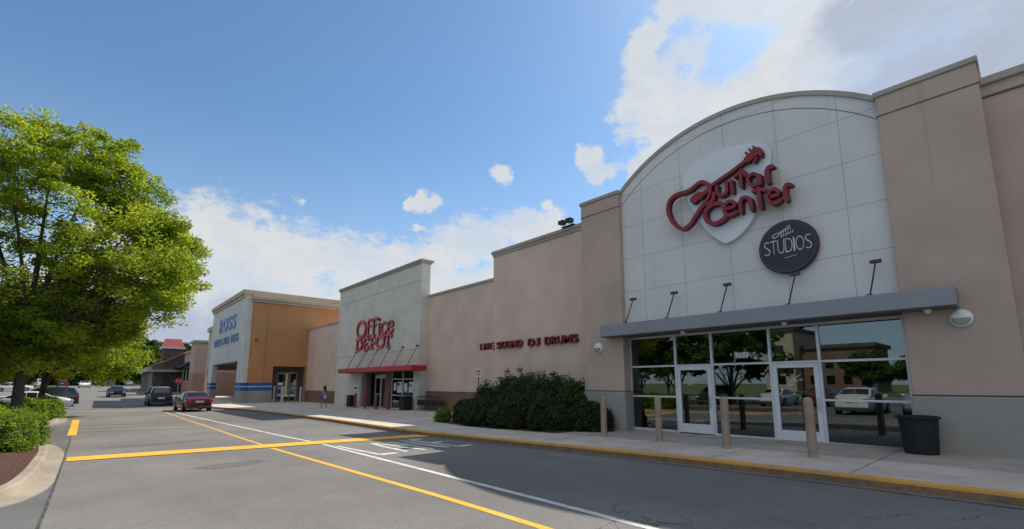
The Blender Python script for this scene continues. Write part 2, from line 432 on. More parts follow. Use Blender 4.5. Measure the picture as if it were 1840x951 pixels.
# window glass: clear pane with a fresnel mirror coat
def glassmat(name, tint, f0, fmul=1.0):
    m, nt, b = newmat(name)
    out = nt.nodes['Material Output']; nt.nodes.remove(b)
    tr = nt.nodes.new('ShaderNodeBsdfTransparent'); tr.inputs[0].default_value = tint
    gl = nt.nodes.new('ShaderNodeBsdfGlossy'); gl.inputs['Roughness'].default_value = .012; gl.inputs[0].default_value = (.86, .92, .95, 1)
    lw = nt.nodes.new('ShaderNodeLayerWeight'); lw.inputs[0].default_value = .25
    f = mth(nt, 'MULTIPLY_ADD', lw.outputs['Fresnel'], fmul, f0, True)
    mx = nt.nodes.new('ShaderNodeMixShader'); nt.links.new(f, mx.inputs[0]); nt.links.new(tr.outputs[0], mx.inputs[1]); nt.links.new(gl.outputs[0], mx.inputs[2])
    nt.links.new(mx.outputs[0], out.inputs[0])
    return m
M['glass'] = glassmat('storefront_glass', (.42, .48, .47, 1), .12)
M['glass_far'] = glassmat('dark_glass', (.30, .33, .33, 1), .07)

# ------------------------------------------------------------------ mesh builder
def side_faces(me, mat):
    me.materials.append(mat)
    for p_ in me.polygons:
        if abs(p_.normal.x) < .5: p_.material_index = 1
class MB:
    def __init__(s): s.v = []; s.f = []
    def add(s, vs, fs):
        o = len(s.v); s.v += [tuple(p) for p in vs]; s.f += [tuple(i + o for i in f) for f in fs]; return s
    def box(s, x0, x1, y0, y1, z0, z1):
        x0, x1 = min(x0, x1), max(x0, x1); y0, y1 = min(y0, y1), max(y0, y1); z0, z1 = min(z0, z1), max(z0, z1)
        return s.add([(x0, y0, z0), (x1, y0, z0), (x1, y1, z0), (x0, y1, z0), (x0, y0, z1), (x1, y0, z1), (x1, y1, z1), (x0, y1, z1)],
                     [(0, 3, 2, 1), (4, 5, 6, 7), (0, 1, 5, 4), (1, 2, 6, 5), (2, 3, 7, 6), (3, 0, 4, 7)])
    def quad(s, a, b, c, d): return s.add([a, b, c, d], [(0, 1, 2, 3)])
    def tube(s, pts, rad, n=8, cap=True):
        pts = [Vector(p) for p in pts]
        rad = [rad] * len(pts) if isinstance(rad, (int, float)) else rad
        vs = []; fs = []
        up = Vector((0, 0, 1))
        prev = None
        for i, p in enumerate(pts):
            d = (pts[min(i + 1, len(pts) - 1)] - pts[max(i - 1, 0)]).normalized()
            if prev is None:
                a = d.cross(up)
                if a.length < .05: a = d.cross(Vector((1, 0, 0)))
            else:
                a = prev - d * prev.dot(d)
            a.normalize(); prev = a; b = d.cross(a)
            for k in range(n):
                t = 2 * PI * k / n
                vs.append(p + (a * math.cos(t) + b * math.sin(t)) * rad[i])
        for i in range(len(pts) - 1):
            for k in range(n):
                fs.append((i * n + k, i * n + (k + 1) % n, (i + 1) * n + (k + 1) % n, (i + 1) * n + k))
        if cap:
            fs.append(tuple(range(n))[::-1]); fs.append(tuple((len(pts) - 1) * n + k for k in range(n)))
        return s.add(vs, fs)
    def lathe(s, prof, c=(0, 0, 0), n=24, axis='z', cap=True):   # prof: (r, h) pairs
        vs = []; fs = []
        for r, h in prof:
            for k in range(n):
                t = 2 * PI * k / n; a, b_ = r * math.cos(t), r * math.sin(t)
                vs.append({'z': (c[0] + a, c[1] + b_, c[2] + h), 'x': (c[0] + h, c[1] + a, c[2] + b_), 'y': (c[0] + b_, c[1] + h, c[2] + a)}[axis])
        for i in range(len(prof) - 1):
            for k in range(n):
                fs.append((i * n + k, i * n + (k + 1) % n, (i + 1) * n + (k + 1) % n, (i + 1) * n + k))
        if cap:
            fs.append(tuple(range(n))[::-1]); fs.append(tuple((len(prof) - 1) * n + k for k in range(n)))
        return s.add(vs, fs)
    def prism_yz(s, poly, x0, x1):      # polygon in (y, z) extruded along x
        n = len(poly)
        vs = [(x0, y, z) for y, z in poly] + [(x1, y, z) for y, z in poly]
        fs = [tuple(range(n)), tuple(range(2 * n - 1, n - 1, -1))] + [(i, i + n, (i + 1) % n + n, (i + 1) % n) for i in range(n)]
        return s.add(vs, fs)
    def prism_xz(s, poly, y0, y1):
        n = len(poly)
        vs = [(x, y0, z) for x, z in poly] + [(x, y1, z) for x, z in poly]
        fs = [tuple(range(n)), tuple(range(2 * n - 1, n - 1, -1))] + [(i, i + n, (i + 1) % n + n, (i + 1) % n) for i in range(n)]
        return s.add(vs, fs)
    def stroke(s, pts, w, x0, x1, closed=False):   # rounded ribbon in the (y, z) plane extruded x0..x1 (x0 = front)
        pts = [Vector((p[0], p[1])) for p in pts]
        # resample smoothly (Catmull-Rom)
        out = []
        n = len(pts)
        rng = range(n if closed else n - 1)
        for i in rng:
            p0 = pts[(i - 1) % n] if (closed or i > 0) else pts[0]
            p1 = pts[i]; p2 = pts[(i + 1) % n]
            p3 = pts[(i + 2) % n] if (closed or i + 2 < n) else pts[-1]
            for k in range(5):
                t = k / 5
                out.append(.5 * ((2 * p1) + (p2 - p0) * t + (2 * p0 - 5 * p1 + 4 * p2 - p3) * t * t + (3 * p1 - p0 - 3 * p2 + p3) * t ** 3))
        if not closed: out.append(pts[-1])
        L = []; Rr = []
        m_ = len(out)
        for i, p in enumerate(out):
            d = (out[(i + 1) % m_] - out[(i - 1) % m_]) if closed else (out[min(i + 1, m_ - 1)] - out[max(i - 1, 0)])
            if d.length < 1e-9: d = Vector((1, 0))
            d.normalize(); nn = Vector((-d.y, d.x)) * w / 2
            L.append(p + nn); Rr.append(p - nn)
        for i in range(m_ if closed else m_ - 1):
            j = (i + 1) % m_
            q = [L[i], Rr[i], Rr[j], L[j]]
            vs = [(x0, c.x, c.y) for c in q] + [(x1, c.x, c.y) for c in q]
            s.add(vs, [(0, 1, 2, 3), (7, 6, 5, 4), (0, 3, 7, 4), (1, 5, 6, 2)] + ([] if closed or i else [(0, 4, 5, 1)]) + ([] if closed or i < m_ - 2 else [(3, 2, 6, 7)]))
        if not closed:
            for e in (out[0], out[-1]):
                poly = [(e.x + w / 2 * math.cos(2 * PI * k / 12), e.y + w / 2 * math.sin(2 * PI * k / 12)) for k in range(12)]
                s.prism_yz(poly, x0 + .0013, x1 - .001)
        return s
    def build(s, name, mat, parent=None, world=True, smooth=False, bevel=0, side=None):
        me = bpy.data.meshes.new(name)
        off = Vector((0, 0, 0))
        if parent is not None and world:
            q = parent
            while q is not None: off += Vector(q.location); q = q.parent
        me.from_pydata([tuple(Vector(p) - off) for p in s.v], [], s.f)
        me.update()
        import bmesh
        bm = bmesh.new(); bm.from_mesh(me); bmesh.ops.recalc_face_normals(bm, faces=bm.faces); bm.to_mesh(me); bm.free()
        if smooth:
            me.polygons.foreach_set('use_smooth', [True] * len(me.polygons))
        me.materials.append(mat)
        if side is not None: side_faces(me, side)
        o = bpy.data.objects.new(name, me); col.objects.link(o)
        if parent is not None: o.parent = parent
        if bevel:
            bv = o.modifiers.new('bevel', 'BEVEL'); bv.width = bevel; bv.segments = 2; bv.limit_method = 'ANGLE'
        return o
def bx(x0, x1, y0, y1, z0, z1): return MB().box(x0, x1, y0, y1, z0, z1)
def tag(o, label=None, cat=None, group=None, kind=None):
    if label: o['label'] = label
    if cat: o['category'] = cat
    if group: o['group'] = group
    if kind: o['kind'] = kind
    return o
def thing(name, label, cat, loc=(0, 0, 0), rz=0, group=None):
    o = bpy.data.objects.new(name, None); col.objects.link(o); o.location = loc; o.rotation_euler = (0, 0, rz)
    o.empty_display_size = .2
    return tag(o, label, cat, group)
def copy_tree(o, parent=None):
    c = o.copy(); col.objects.link(c); c.parent = parent
    for ch in [k for k in o.children]: copy_tree(ch, c)
    return c

# ------------------------------------------------------------------ ground sheets
def sheet(name, rows, mat, dz=0, kind='structure', parent=None):
    """rows: (Y, xleft, xright) with rising Y; cut at every whole Y so that all sheets follow the same terrain."""
    ys = []
    for (a, l0, r0), (b, l1, r1) in zip(rows, rows[1:]):
        cuts = [a] + [k for k in range(math.floor(a) + 1, math.ceil(b))]
        if b - a > 500: cuts = [a] + list(range(math.floor(a) + 1, math.ceil(b), 10))
        for y in cuts:
            t = (y - a) / (b - a); ys.append((y, l0 + (l1 - l0) * t, r0 + (r1 - r0) * t))
    ys.append(rows[-1])
    mb = MB(); vs = []
    for y, l, r in ys: vs += [(l, y, G(y) + dz), (r, y, G(y) + dz)]
    mb.add(vs, [(2 * i, 2 * i + 1, 2 * i + 3, 2 * i + 2) for i in range(len(ys) - 1)])
    o = mb.build(name, mat, parent)
    if kind: o['kind'] = kind
    return o
sheet('ground', [(-150, -700, 700), (250, -700, 700), (2400, -1500, 1500)], M['grass'], -.012)
sheet('parking_lot', [(-60, -60, 14), (60, -60, 14), (118, -60, 14), (170, -14, 9)], M['asphalt'], 0)
sheet('grass_verge', [(122, -60, -14.0), (150, -60, -6.2), (168, -60, -6.5)], M['grass'], .01)

# right-hand kerb and sidewalk
KX = [(-40, 9.25), (5, 9.22), (9, 9.12), (16, 9.02), (24, 9.3), (32, 9.3), (38, 9.1), (42, 8.6), (45, 7.9), (49, 7.55), (78, 7.5)]
def kx(Y):
    for (a, p), (b, q) in zip(KX, KX[1:]):
        if Y <= b: return p + (q - p) * (Y - a) / (b - a)
    return KX[-1][1]
def kerb_run(name, y0, y1, prof, mat):
    mb = MB(); ys = list(range(int(y0), int(y1) + 1)); vs = []; n = len(prof)
    for y in ys:
        x = kx(y); g = G(y)
        vs += [(x + a, y, g + b) for a, b in prof]
    fs = []
    for i in range(len(ys) - 1):
        for k in range(n - 1): fs.append((n * i + k, n * i + k + 1, n * i + k + n + 1, n * i + k + n))
    mb.add(vs, fs); o = mb.build(name, mat); o['kind'] = 'structure'; return o
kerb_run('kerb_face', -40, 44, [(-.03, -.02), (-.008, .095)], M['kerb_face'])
kerb_run('kerb', -40, 44, [(-.008, .095), (0, .135), (.025, .152), (.085, .155)], M['kerb_yellow'])
kerb_run('kerb', -40, 44, [(.085, .155), (.16, .156)], M['walk'])
kerb_run('kerb', 44, 78, [(-.03, -.02), (0, .135), (.025, .152), (.16, .156)], M['kerb'])
sheet('sidewalk', [(y, kx(y) + .15, 11.3) for y in (-40, 5, 9, 16)] + [(y, kx(y) + .15, 19.5) for y in (16.001, 24, 32, 38, 42, 45, 49, 78)], M['walk'], .15)
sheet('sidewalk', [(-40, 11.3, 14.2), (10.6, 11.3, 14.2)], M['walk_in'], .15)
sheet('planting_bed', [(10.6, 11.3, 14.9), (16.001, 11.3, 14.7)], M['mulch'], .15)
sheet('planting_bed', [(16.0, 11.5, 14.7), (18.8, 11.9, 14.7)], M['mulch'], .158)
# kerb ramp lip at the crosswalk
# painted lines (each 4 mm proud)
def stripe(name, pts, w, mat, dz=.004):
    """pts: (x, y) centre line running mostly along Y"""
    return sheet(name, [(y, x - w / 2, x + w / 2) for x, y in pts], mat, dz)
stripe('white_lane_line', [(4.72, -20), (4.8, 3), (4.93, 6), (5.42, 14.7)], .11, M['white_old'])
stripe('white_lane_line', [(5.42, 15.9), (5.15, 25), (4.76, 38), (4.6, 46)], .11, M['white_old'])
stripe('yellow_lane_line', [(3.82, -20), (3.93, 3), (3.98, 6), (4.02, 14.85)], .12, M['yellow'])
stripe('yellow_lane_line', [(4.05, 15.8), (4.12, 25), (4.17, 41), (4.2, 47)], .12, M['yellow_old'])
def crossbar(name, x0, x1, ya, yb, w, mat, dz=.008):
    """bar running along X from (x0, ya) to (x1, yb), width w in Y"""
    n = 40; mb = MB(); vs = []; fs = []
    prev = None
    xs = [x0 + (x1 - x0) * i / n for i in range(n + 1)]
    k = 0
    for i in range(n):
        ca = ya + (yb - ya) * i / n; cb = ya + (yb - ya) * (i + 1) / n
        lo = math.floor(min(ca, cb) - w / 2); cuts = [0.0]
        for t in (0.34, 0.67, 1.0): cuts.append(t)
        for t0, t1 in zip(cuts, cuts[1:]):
            a0 = ca - w / 2 + w * t0; a1 = ca - w / 2 + w * t1; b0 = cb - w / 2 + w * t0; b1 = cb - w / 2 + w * t1
            mb.quad((xs[i], a0, G(a0) + dz), (xs[i + 1], b0, G(b0) + dz), (xs[i + 1], b1, G(b1) + dz), (xs[i], a1, G(a1) + dz))
    o = mb.build(name, mat); o['kind'] = 'structure'; return o
crossbar('yellow_stop_bar', -.28, 8.95, 16.05, 14.8, .95, M['yellow'], .014)
crossbar('faint_crosswalk_line', -.3, 4.0, 26.2, 25.2, .28, M['yellow_faint'], .010)
crossbar('faint_crosswalk_line', -.3, 3.9, 28.4, 27.4, .20, M['yellow_faint'], .010)
crossbar('faint_crosswalk_line', -.3, 3.9, 30.6, 29.6, .20, M['yellow_faint'], .010)
crossbar('yellow_stop_bar', -.3, 6.5, 47.2, 46.2, .6, M['yellow_old'], .010)
crossbar('faint_crosswalk_line', 5.3, 7.8, 31.2, 30.9, .30, M['yellow_faint'], .010)
crossbar('faint_crosswalk_line', 5.3, 6.9, 27.4, 27.2, .26, M['yellow_faint'], .010)
sheet('yellow_edge_line', [(24.3, -.50, -.24), (36.2, -.60, -.32)], M['yellow'], .012)
sheet('asphalt_patch', [(-20, -30, -.35), (9.5, -30, -.30), (22, -30, -.35), (31.2, -30, -.6)], M['asphalt_dk'], .003)
sheet('asphalt_patch', [(18.2, .4, 1.6), (18.75, .3, 3.0), (19.1, .6, 2.9)], M['asphalt_dk'], .003)
sheet('asphalt_patch', [(11.6, 2.05, 2.6), (12.1, 1.75, 3.2), (12.5, 2.3, 3.1)], M['asphalt_dk'], .003)
sheet('sealed_joint', [(-12, 8.98, 9.06), (9, 8.90, 8.98), (16, 8.82, 8.89), (38, 8.88, 8.94)], M['joint'], .0035)
sheet('sealed_joint', [(-12, -.36, -.325), (9.5, -.32, -.285), (22, -.37, -.335), (31, -.61, -.58)], M['joint'], .006)
# LANE painted on the road
def road_letters():
    y0, y1 = 11.15, 13.85; H = y1 - y0
    L_ = {'L': [[(0, 1), (0, 0), (1, 0)]], 'A': [[(0, 0), (.22, .62), (.5, 1), (.78, .62), (1, 0)], [(.15, .36), (.85, .36)]], 'N': [[(0, 0), (0, 1)], [(0, 1), (1, 0)], [(1, 0), (1, 1)]], 'E': [[(1, 1), (0, 1), (0, 0), (1, 0)], [(0, .52), (.8, .52)]]}
    lay = 0
    for ch, xa, xb in (('L', 5.52, 5.98), ('A', 6.28, 6.82), ('N', 7.06, 7.56), ('E', 7.86, 8.32)):
        mb = MB()
        for st in L_[ch]:
            for (a, b), (c, d) in zip(st, st[1:]):
                lay += 1; dz = .005 + .0004 * (lay % 6)
                X0 = xa + a * (xb - xa); X1 = xa + c * (xb - xa); Y0 = y0 + b * H; Y1 = y0 + d * H
                wx = .06; wy = .14
                n = max(1, int(abs(Y1 - Y0) / .3))
                for i in range(n):
                    t0 = i / n; t1 = (i + 1) / n
                    p0 = (X0 + (X1 - X0) * t0, Y0 + (Y1 - Y0) * t0); p1 = (X0 + (X1 - X0) * t1, Y0 + (Y1 - Y0) * t1)
                    if abs(d - b) < .01:
                        q = [(p0[0], p0[1] - wy), (p1[0], p1[1] - wy), (p1[0], p1[1] + wy), (p0[0], p0[1] + wy)]
                    else:
                        q = [(p0[0] - wx, p0[1]), (p0[0] + wx, p0[1]), (p1[0] + wx, p1[1]), (p1[0] - wx, p1[1])]
                    mb.quad(*[(x, y, G(y) + dz) for x, y in q])
        o = mb.build('road_lettering', M['white_old']); o['kind'] = 'structure'
road_letters()

# planted islands on the left
def island(outline, inset_k, inset_m, name):
    """outline (x, y) closed polygon; gutter, kerb ring and mulch top"""
    cx = sum(p[0] for p in outline) / len(outline); cy = sum(p[1] for p in outline) / len(outline)
    def ring(d):
        out = []; n = len(outline)
        for i, p in enumerate(outline):
            a = Vector(outline[i - 1]); b = Vector(p); c = Vector(outline[(i + 1) % n])
            t = ((b - a).normalized() + (c - b).normalized()).normalized()
            nn = Vector((-t.y, t.x)); out.append(b + nn * d)
        return out
    n = len(outline)
    lv = [(0, .004), (inset_k, .016), (inset_k + .03, .13), (inset_k + .07, .15), (inset_k + .2, .15), (inset_k + .22, .12)]
    mb = MB(); vs = []
    for d, z in lv:
        for p in ring(d): vs.append((p.x, p.y, G(p.y) + z))
    fs = []
    for k in range(len(lv) - 1):
        for i in range(n): fs.append((k * n + i, k * n + (i + 1) % n, (k + 1) * n + (i + 1) % n, (k + 1) * n + i))
    mb.add(vs, fs); o = mb.build('kerb', M['kerb']); o['kind'] = 'structure'
    r = ring(inset_k + .19); mc = MB()
    vs = [(cx, cy, G(cy) + .22)] + [(p.x, p.y, G(p.y) + .13) for p in r] + [((p.x * 2 + cx) / 3, (p.y * 2 + cy) / 3, G((p.y * 2 + cy) / 3) + .20) for p in r]
    fs = [(1 + i, 1 + (i + 1) % n, 1 + n + (i + 1) % n, 1 + n + i) for i in range(n)] + [(0, 1 + n + i, 1 + n + (i + 1) % n) for i in range(n)]
    mc.add(vs, fs); o = mc.build('planting_bed', M['mulch']); o['kind'] = 'structure'
def smooth_poly(pts, k=5):
    out = []; n = len(pts)
    for i in range(n):
        p0, p1, p2, p3 = [Vector(pts[(i + j) % n]) for j in (-1, 0, 1, 2)]
        for s_ in range(k):
            t = s_ / k
            q = .5 * ((2 * p1) + (p2 - p0) * t + (2 * p0 - 5 * p1 + 4 * p2 - p3) * t * t + (3 * p1 - p0 - 3 * p2 + p3) * t ** 3)
            out.append((q.x, q.y))
    return out
island(smooth_poly([(-3.0, 9.0), (-1.5, 9.2), (-.75, 9.9), (-.42, 11.0), (-.32, 12.6), (-.32, 15), (-.36, 17.4), (-.55, 19.8), (-1.0, 21.4), (-2.2, 22.2), (-6, 22.4), (-8, 20), (-8, 11)]), .30, 0, 'a')
island(smooth_poly([(-4.5, 31.2), (-2.2, 31.2), (-1.3, 31.8), (-.9, 33.4), (-.85, 37), (-.95, 41), (-1.2, 43.8), (-2.0, 45.2), (-4, 45.6), (-8, 45), (-8, 32)]), .30, 0, 'b')
island(smooth_poly([(-6, 62), (-3.2, 62.3), (-2.4, 64), (-2.6, 76), (-3.5, 78.5), (-8, 79), (-9, 63)]), .25, 0, 'c')

# ------------------------------------------------------------------ first shop: arched bay
GB = .12
gb = thing('store_building', 'tan stucco shop with tall arched pale panelled bay over a glass entrance', 'building', (13.6, 5.6, GB))
def wallbox(x0, x1, y0, y1, z0, z1, mat, par, name='wall', bevel=0): return bx(x0, x1, y0, y1, z0, z1).build(name, mat, par, bevel=bevel)
# right pillar
def pillar(y0, y1, x, top, par):
    bx(x, 14.3, y0, y1, 1.365, top - .13).build('pillar', M['tan'], par, bevel=.012)
    bx(x - .04, 14.25, y0 - .03, y1 + .03, -.2, 1.34).build('base_course', M['basegrey'], par, bevel=.02)
    bx(x - .02, 14.2, y0 - .01, y1 + .01, 1.34, 1.365).build('base_joint', M['dkgrey'], par)
    bx(x - .05, 14.35, y0 - .04, y1 + .04, top - .13, top).build('coping', M['tanc'], par, bevel=.02)
    bx(x - .02, x + .1, y0 - .015, y1 + .015, top - .62, top - .60).build('reveal_joint', M['soffit'], par)
pillar(.22, 1.95, 13.4, 8.52, gb)
pillar(9.40, 11.12, 13.4, 8.47, gb)
# far right wall
bx(13.85, 14.4, -34, .235, 1.365, 8.0).build('wall', M['tan'], gb)
bx(13.80, 14.35, -34, .185, -.2, 1.34).build('base_course', M['basegrey'], gb)
bx(13.82, 14.3, -34, .19, 1.34, 1.365).build('base_joint', M['dkgrey'], gb)
bx(13.76, 14.5, -34, .235, 8.0, 8.17).build('coping', M['tanc'], gb, bevel=.02)
bx(13.81, 13.849, -34, .22, 7.72, 7.75).build('reveal_joint', M['soffit'], gb)
# arched panel
AC, AR, AZ = 5.675, 5.83, 4.03
y0a, y1a = 1.95, 9.40
def arcz(y, r): return AZ + math.sqrt(max(0, r * r - (y - AC) ** 2))
ysn = [y0a + (y1a - y0a) * i / 36 for i in range(37)]
poly = [(y0a, 3.28)] + [(y, arcz(y, AR - .12)) for y in ysn] + [(y1a, 3.28)]
MB().prism_yz(poly, 13.6, 14.1).build('arched_panel', M['panel'], gb)
def arc_band(r0, r1, x0, x1, name, mat):
    mb = MB(); a = [(y, arcz(y, r0)) for y in ysn]; c = [(y, arcz(y, r1)) for y in ysn]
    for i in range(36):
        q = [a[i], a[i + 1], c[i + 1], c[i]]
        vs = [(x0, y, z) for y, z in q] + [(x1, y, z) for y, z in q]
        mb.add(vs, [(0, 1, 2, 3), (7, 6, 5, 4), (0, 4, 5, 1), (3, 2, 6, 7)] + ([(0, 3, 7, 4)] if i == 0 else []) + ([(1, 5, 6, 2)] if i == 35 else []))
    return mb.build(name, mat, gb)
arc_band(AR - .12, AR + .0, 13.55, 14.15, 'coping', M['tanc'])
arc_band(AR - .46, AR - .445, 13.592, 13.7, 'arched_joint', M['soffit'])
# building mass behind
bx(14.1, 44, -34, 18.5, -.2, 6.2).build('roof_block', M['tanc'], gb).name = 'rear_wall'
for o_ in [k for k in gb.children if k.name.startswith('rear_wall')]:
    bpy.data.objects.remove(o_)
mbk = MB(); mbk.box(20.5, 44, -34, 18.5, -.2, 6.2); mbk.build('rear_wall', M['tan'], gb)
bx(14.12, 20.5, -34, 10.9, 5.9, 6.2).build('roof', M['dkgrey'], gb)
# storefront glazing  X = 13.85
GX = 13.85; GT = 3.17; GBASE = .10
vm = [9.42, 7.74, 6.56, 4.93, 3.76, 2.02]
fr = MB()
for i, y in enumerate(vm):
    w = .035 if i not in (1, 2, 3, 4) else .035
    fr.box(GX - .05, GX + .07, y - w, y + w, GBASE, GT)
bays = list(zip(vm, vm[1:]))
for i, (a, c) in enumerate(bays):
    a -= .035; c += .035
    fr.box(GX - .045, GX + .065, c, a, GT - .07, GT)
    fr.box(GX - .045, GX + .065, c, a, 2.14, 2.20)
    if i in (0, 2, 4):
        fr.box(GX - .045, GX + .065, c, a, 1.17, 1.225)
        fr.box(GX - .045, GX + .065, c, a, GBASE, GBASE + .07)
fr.build('window_frame', M['alu'], gb, bevel=.006)
for i, (a, c) in enumerate(bays):
    a -= .035; c += .035
    zz = [(2.20, GT - .07)] + ([(1.225, 2.14), (GBASE + .07, 1.17)] if i in (0, 2, 4) else [])
    wd = MB()
    for z0, z1 in zz: wd.box(GX, GX + .012, c + .002, a - .002, z0 + .002, z1 - .002)
    wd.build('window', M['glass'], gb)
for i in (1, 3):
    a, c = bays[i]; a -= .035; c += .035
    d = MB()
    d.box(GX - .06, GX + .05, a - .115, a - .004, GBASE + .03, 2.135); d.box(GX - .06, GX + .05, c + .004, c + .115, GBASE + .03, 2.135)
    d.box(GX - .058, GX + .048, c + .115, a - .115, 2.02, 2.135); d.box(GX - .058, GX + .048, c + .115, a - .115, GBASE + .03, GBASE + .30)
    dd = d.build('door', M['doorw'], gb, bevel=.008)
    bx(GX - .01, GX + .002, c + .117, a - .117, GBASE + .302, 2.018).build('pane', M['glass'], dd)
    bx(GX + .01, GX + .04, c + .117, a - .117, 1.02, 1.06).build('push_bar', M['steel'], dd)
    h = MB(); hy = c + .06
    h.tube([(GX - .06, hy, .93), (GX - .12, hy, .93), (GX - .12, hy, 1.23), (GX - .06, hy, 1.23)], .013, 8)
    h.build('handle', M['steel'], dd)
    cy_ = (a + c) / 2
    def dcs(pts, f_): MB().stroke(pts, .014, f_, GX - .0125).build('logo_decal', M['lettw'], dd)
    dcs([(cy_ + .20, 1.60), (cy_ + .16, 1.66), (cy_ + .05, 1.72), (cy_ - .03, 1.78), (cy_ - .12, 1.86)], GX - .016)
    dcs([(cy_ + .21, 1.59), (cy_ + .12, 1.56), (cy_ + .07, 1.64)], GX - .0165)
    for k_ in range(5): dcs([(cy_ + .03 - .045 * k_, 1.65 + .012 * k_), (cy_ + .03 - .045 * k_, 1.695 + .012 * k_)], GX - .0163)
# head and jambs round the glazing
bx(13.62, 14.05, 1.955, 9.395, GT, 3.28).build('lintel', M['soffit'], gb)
bx(13.63, 14.08, 1.953, 1.985, -.1, GT - .002).build('jamb', M['tan'], gb)
bx(13.63, 14.08, 9.455, 9.56, -.1, GT - .002).build('jamb', M['tan'], gb)
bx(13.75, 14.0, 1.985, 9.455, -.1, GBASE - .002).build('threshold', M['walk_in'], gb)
# dim room behind the glass
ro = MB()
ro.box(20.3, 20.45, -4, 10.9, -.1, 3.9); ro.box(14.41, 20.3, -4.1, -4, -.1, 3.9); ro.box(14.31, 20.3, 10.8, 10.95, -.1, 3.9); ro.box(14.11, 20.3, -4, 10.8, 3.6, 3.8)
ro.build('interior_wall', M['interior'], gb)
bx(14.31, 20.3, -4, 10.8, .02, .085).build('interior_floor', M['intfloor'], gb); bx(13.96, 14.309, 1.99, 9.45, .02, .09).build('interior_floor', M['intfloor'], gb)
# vestibule partitions and dim displays inside
v = MB()
for y in (6.9, 4.6, 3.1): v.box(15.9, 15.96, y - .04, y + .04, .09, 2.6)
v.box(15.9, 15.96, 3.14, 6.86, 2.5, 2.6)
v.build('vestibule_frame', M['alu'], gb)
for k_, (y_, z_, w_, h_) in enumerate(((2.7, .1, 1.2, 1.5), (5.2, .1, .9, 1.3), (8.9, .1, .8, 1.2))):
    t = thing('display_shelf', ['dim display shelf behind the wide right shop window', 'dim display shelf behind the middle shop window', 'dim display shelf behind the leftmost shop window'][k_], 'shelf', (16.8, y_, .09))
    mb = MB()
    for j in range(4): mb.box(16.7, 17.1, y_ - w_ / 2, y_ + w_ / 2, .1 + j * h_ / 3, .13 + j * h_ / 3)
    mb.box(17.1, 17.13, y_ - w_ / 2, y_ + w_ / 2, .1, h_ + .2); mb.build('shelving', M['paper'], t)
t = thing('hanging_banner', 'orange and teal banner hanging inside the leftmost shop window', 'banner', (14.5, 8.5, 1.3))
bx(14.48, 14.5, 8.75, 9.25, 1.3, 2.9).build('cloth', M['teal'], t); bx(14.48, 14.5, 8.05, 8.55, 1.5, 3.0).build('cloth', M['orangeb'], t)
rng = random.Random(5)
for k in range(4):
    y = 2.6 + k * .55
    t = thing('display_guitar', ['first', 'second', 'third', 'fourth'][k] + ' dark wooden guitar on the stand row seen inside the wide right shop window', 'guitar', (15.2, y, .09), 0, 'guitars displayed inside')
    MB().prism_yz([(y + .17 * math.cos(a_) * (1 if math.sin(a_) < .2 else .75), .55 + .24 * math.sin(a_)) for a_ in [2 * PI * j / 16 for j in range(16)]], 15.15, 15.25).build('body', M['guitarwood'], t)
    bx(15.17, 15.2, y - .025, y + .025, .8, 1.4).build('neck', M['bark'], t)
    MB().tube([(15.3, y - .15, .09), (15.2, y, .4), (15.3, y + .15, .09)], .012, 6).build('stand', M['black'], t)
# canopy
cp = MB(); cp.box(12.9, 13.59, 1.0, 9.98, 3.19, 3.58)
cp.build('canopy', M['canopy'], gb, bevel=.015)
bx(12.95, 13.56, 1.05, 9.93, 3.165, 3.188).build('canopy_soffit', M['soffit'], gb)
for y in (1.5, 4.3, 7.1):
    MB().lathe([(.07, 0), (.06, -.06), (.02, -.08)], (13.2, y, 3.165), 12).build('soffit_light', M['lampw'], gb)
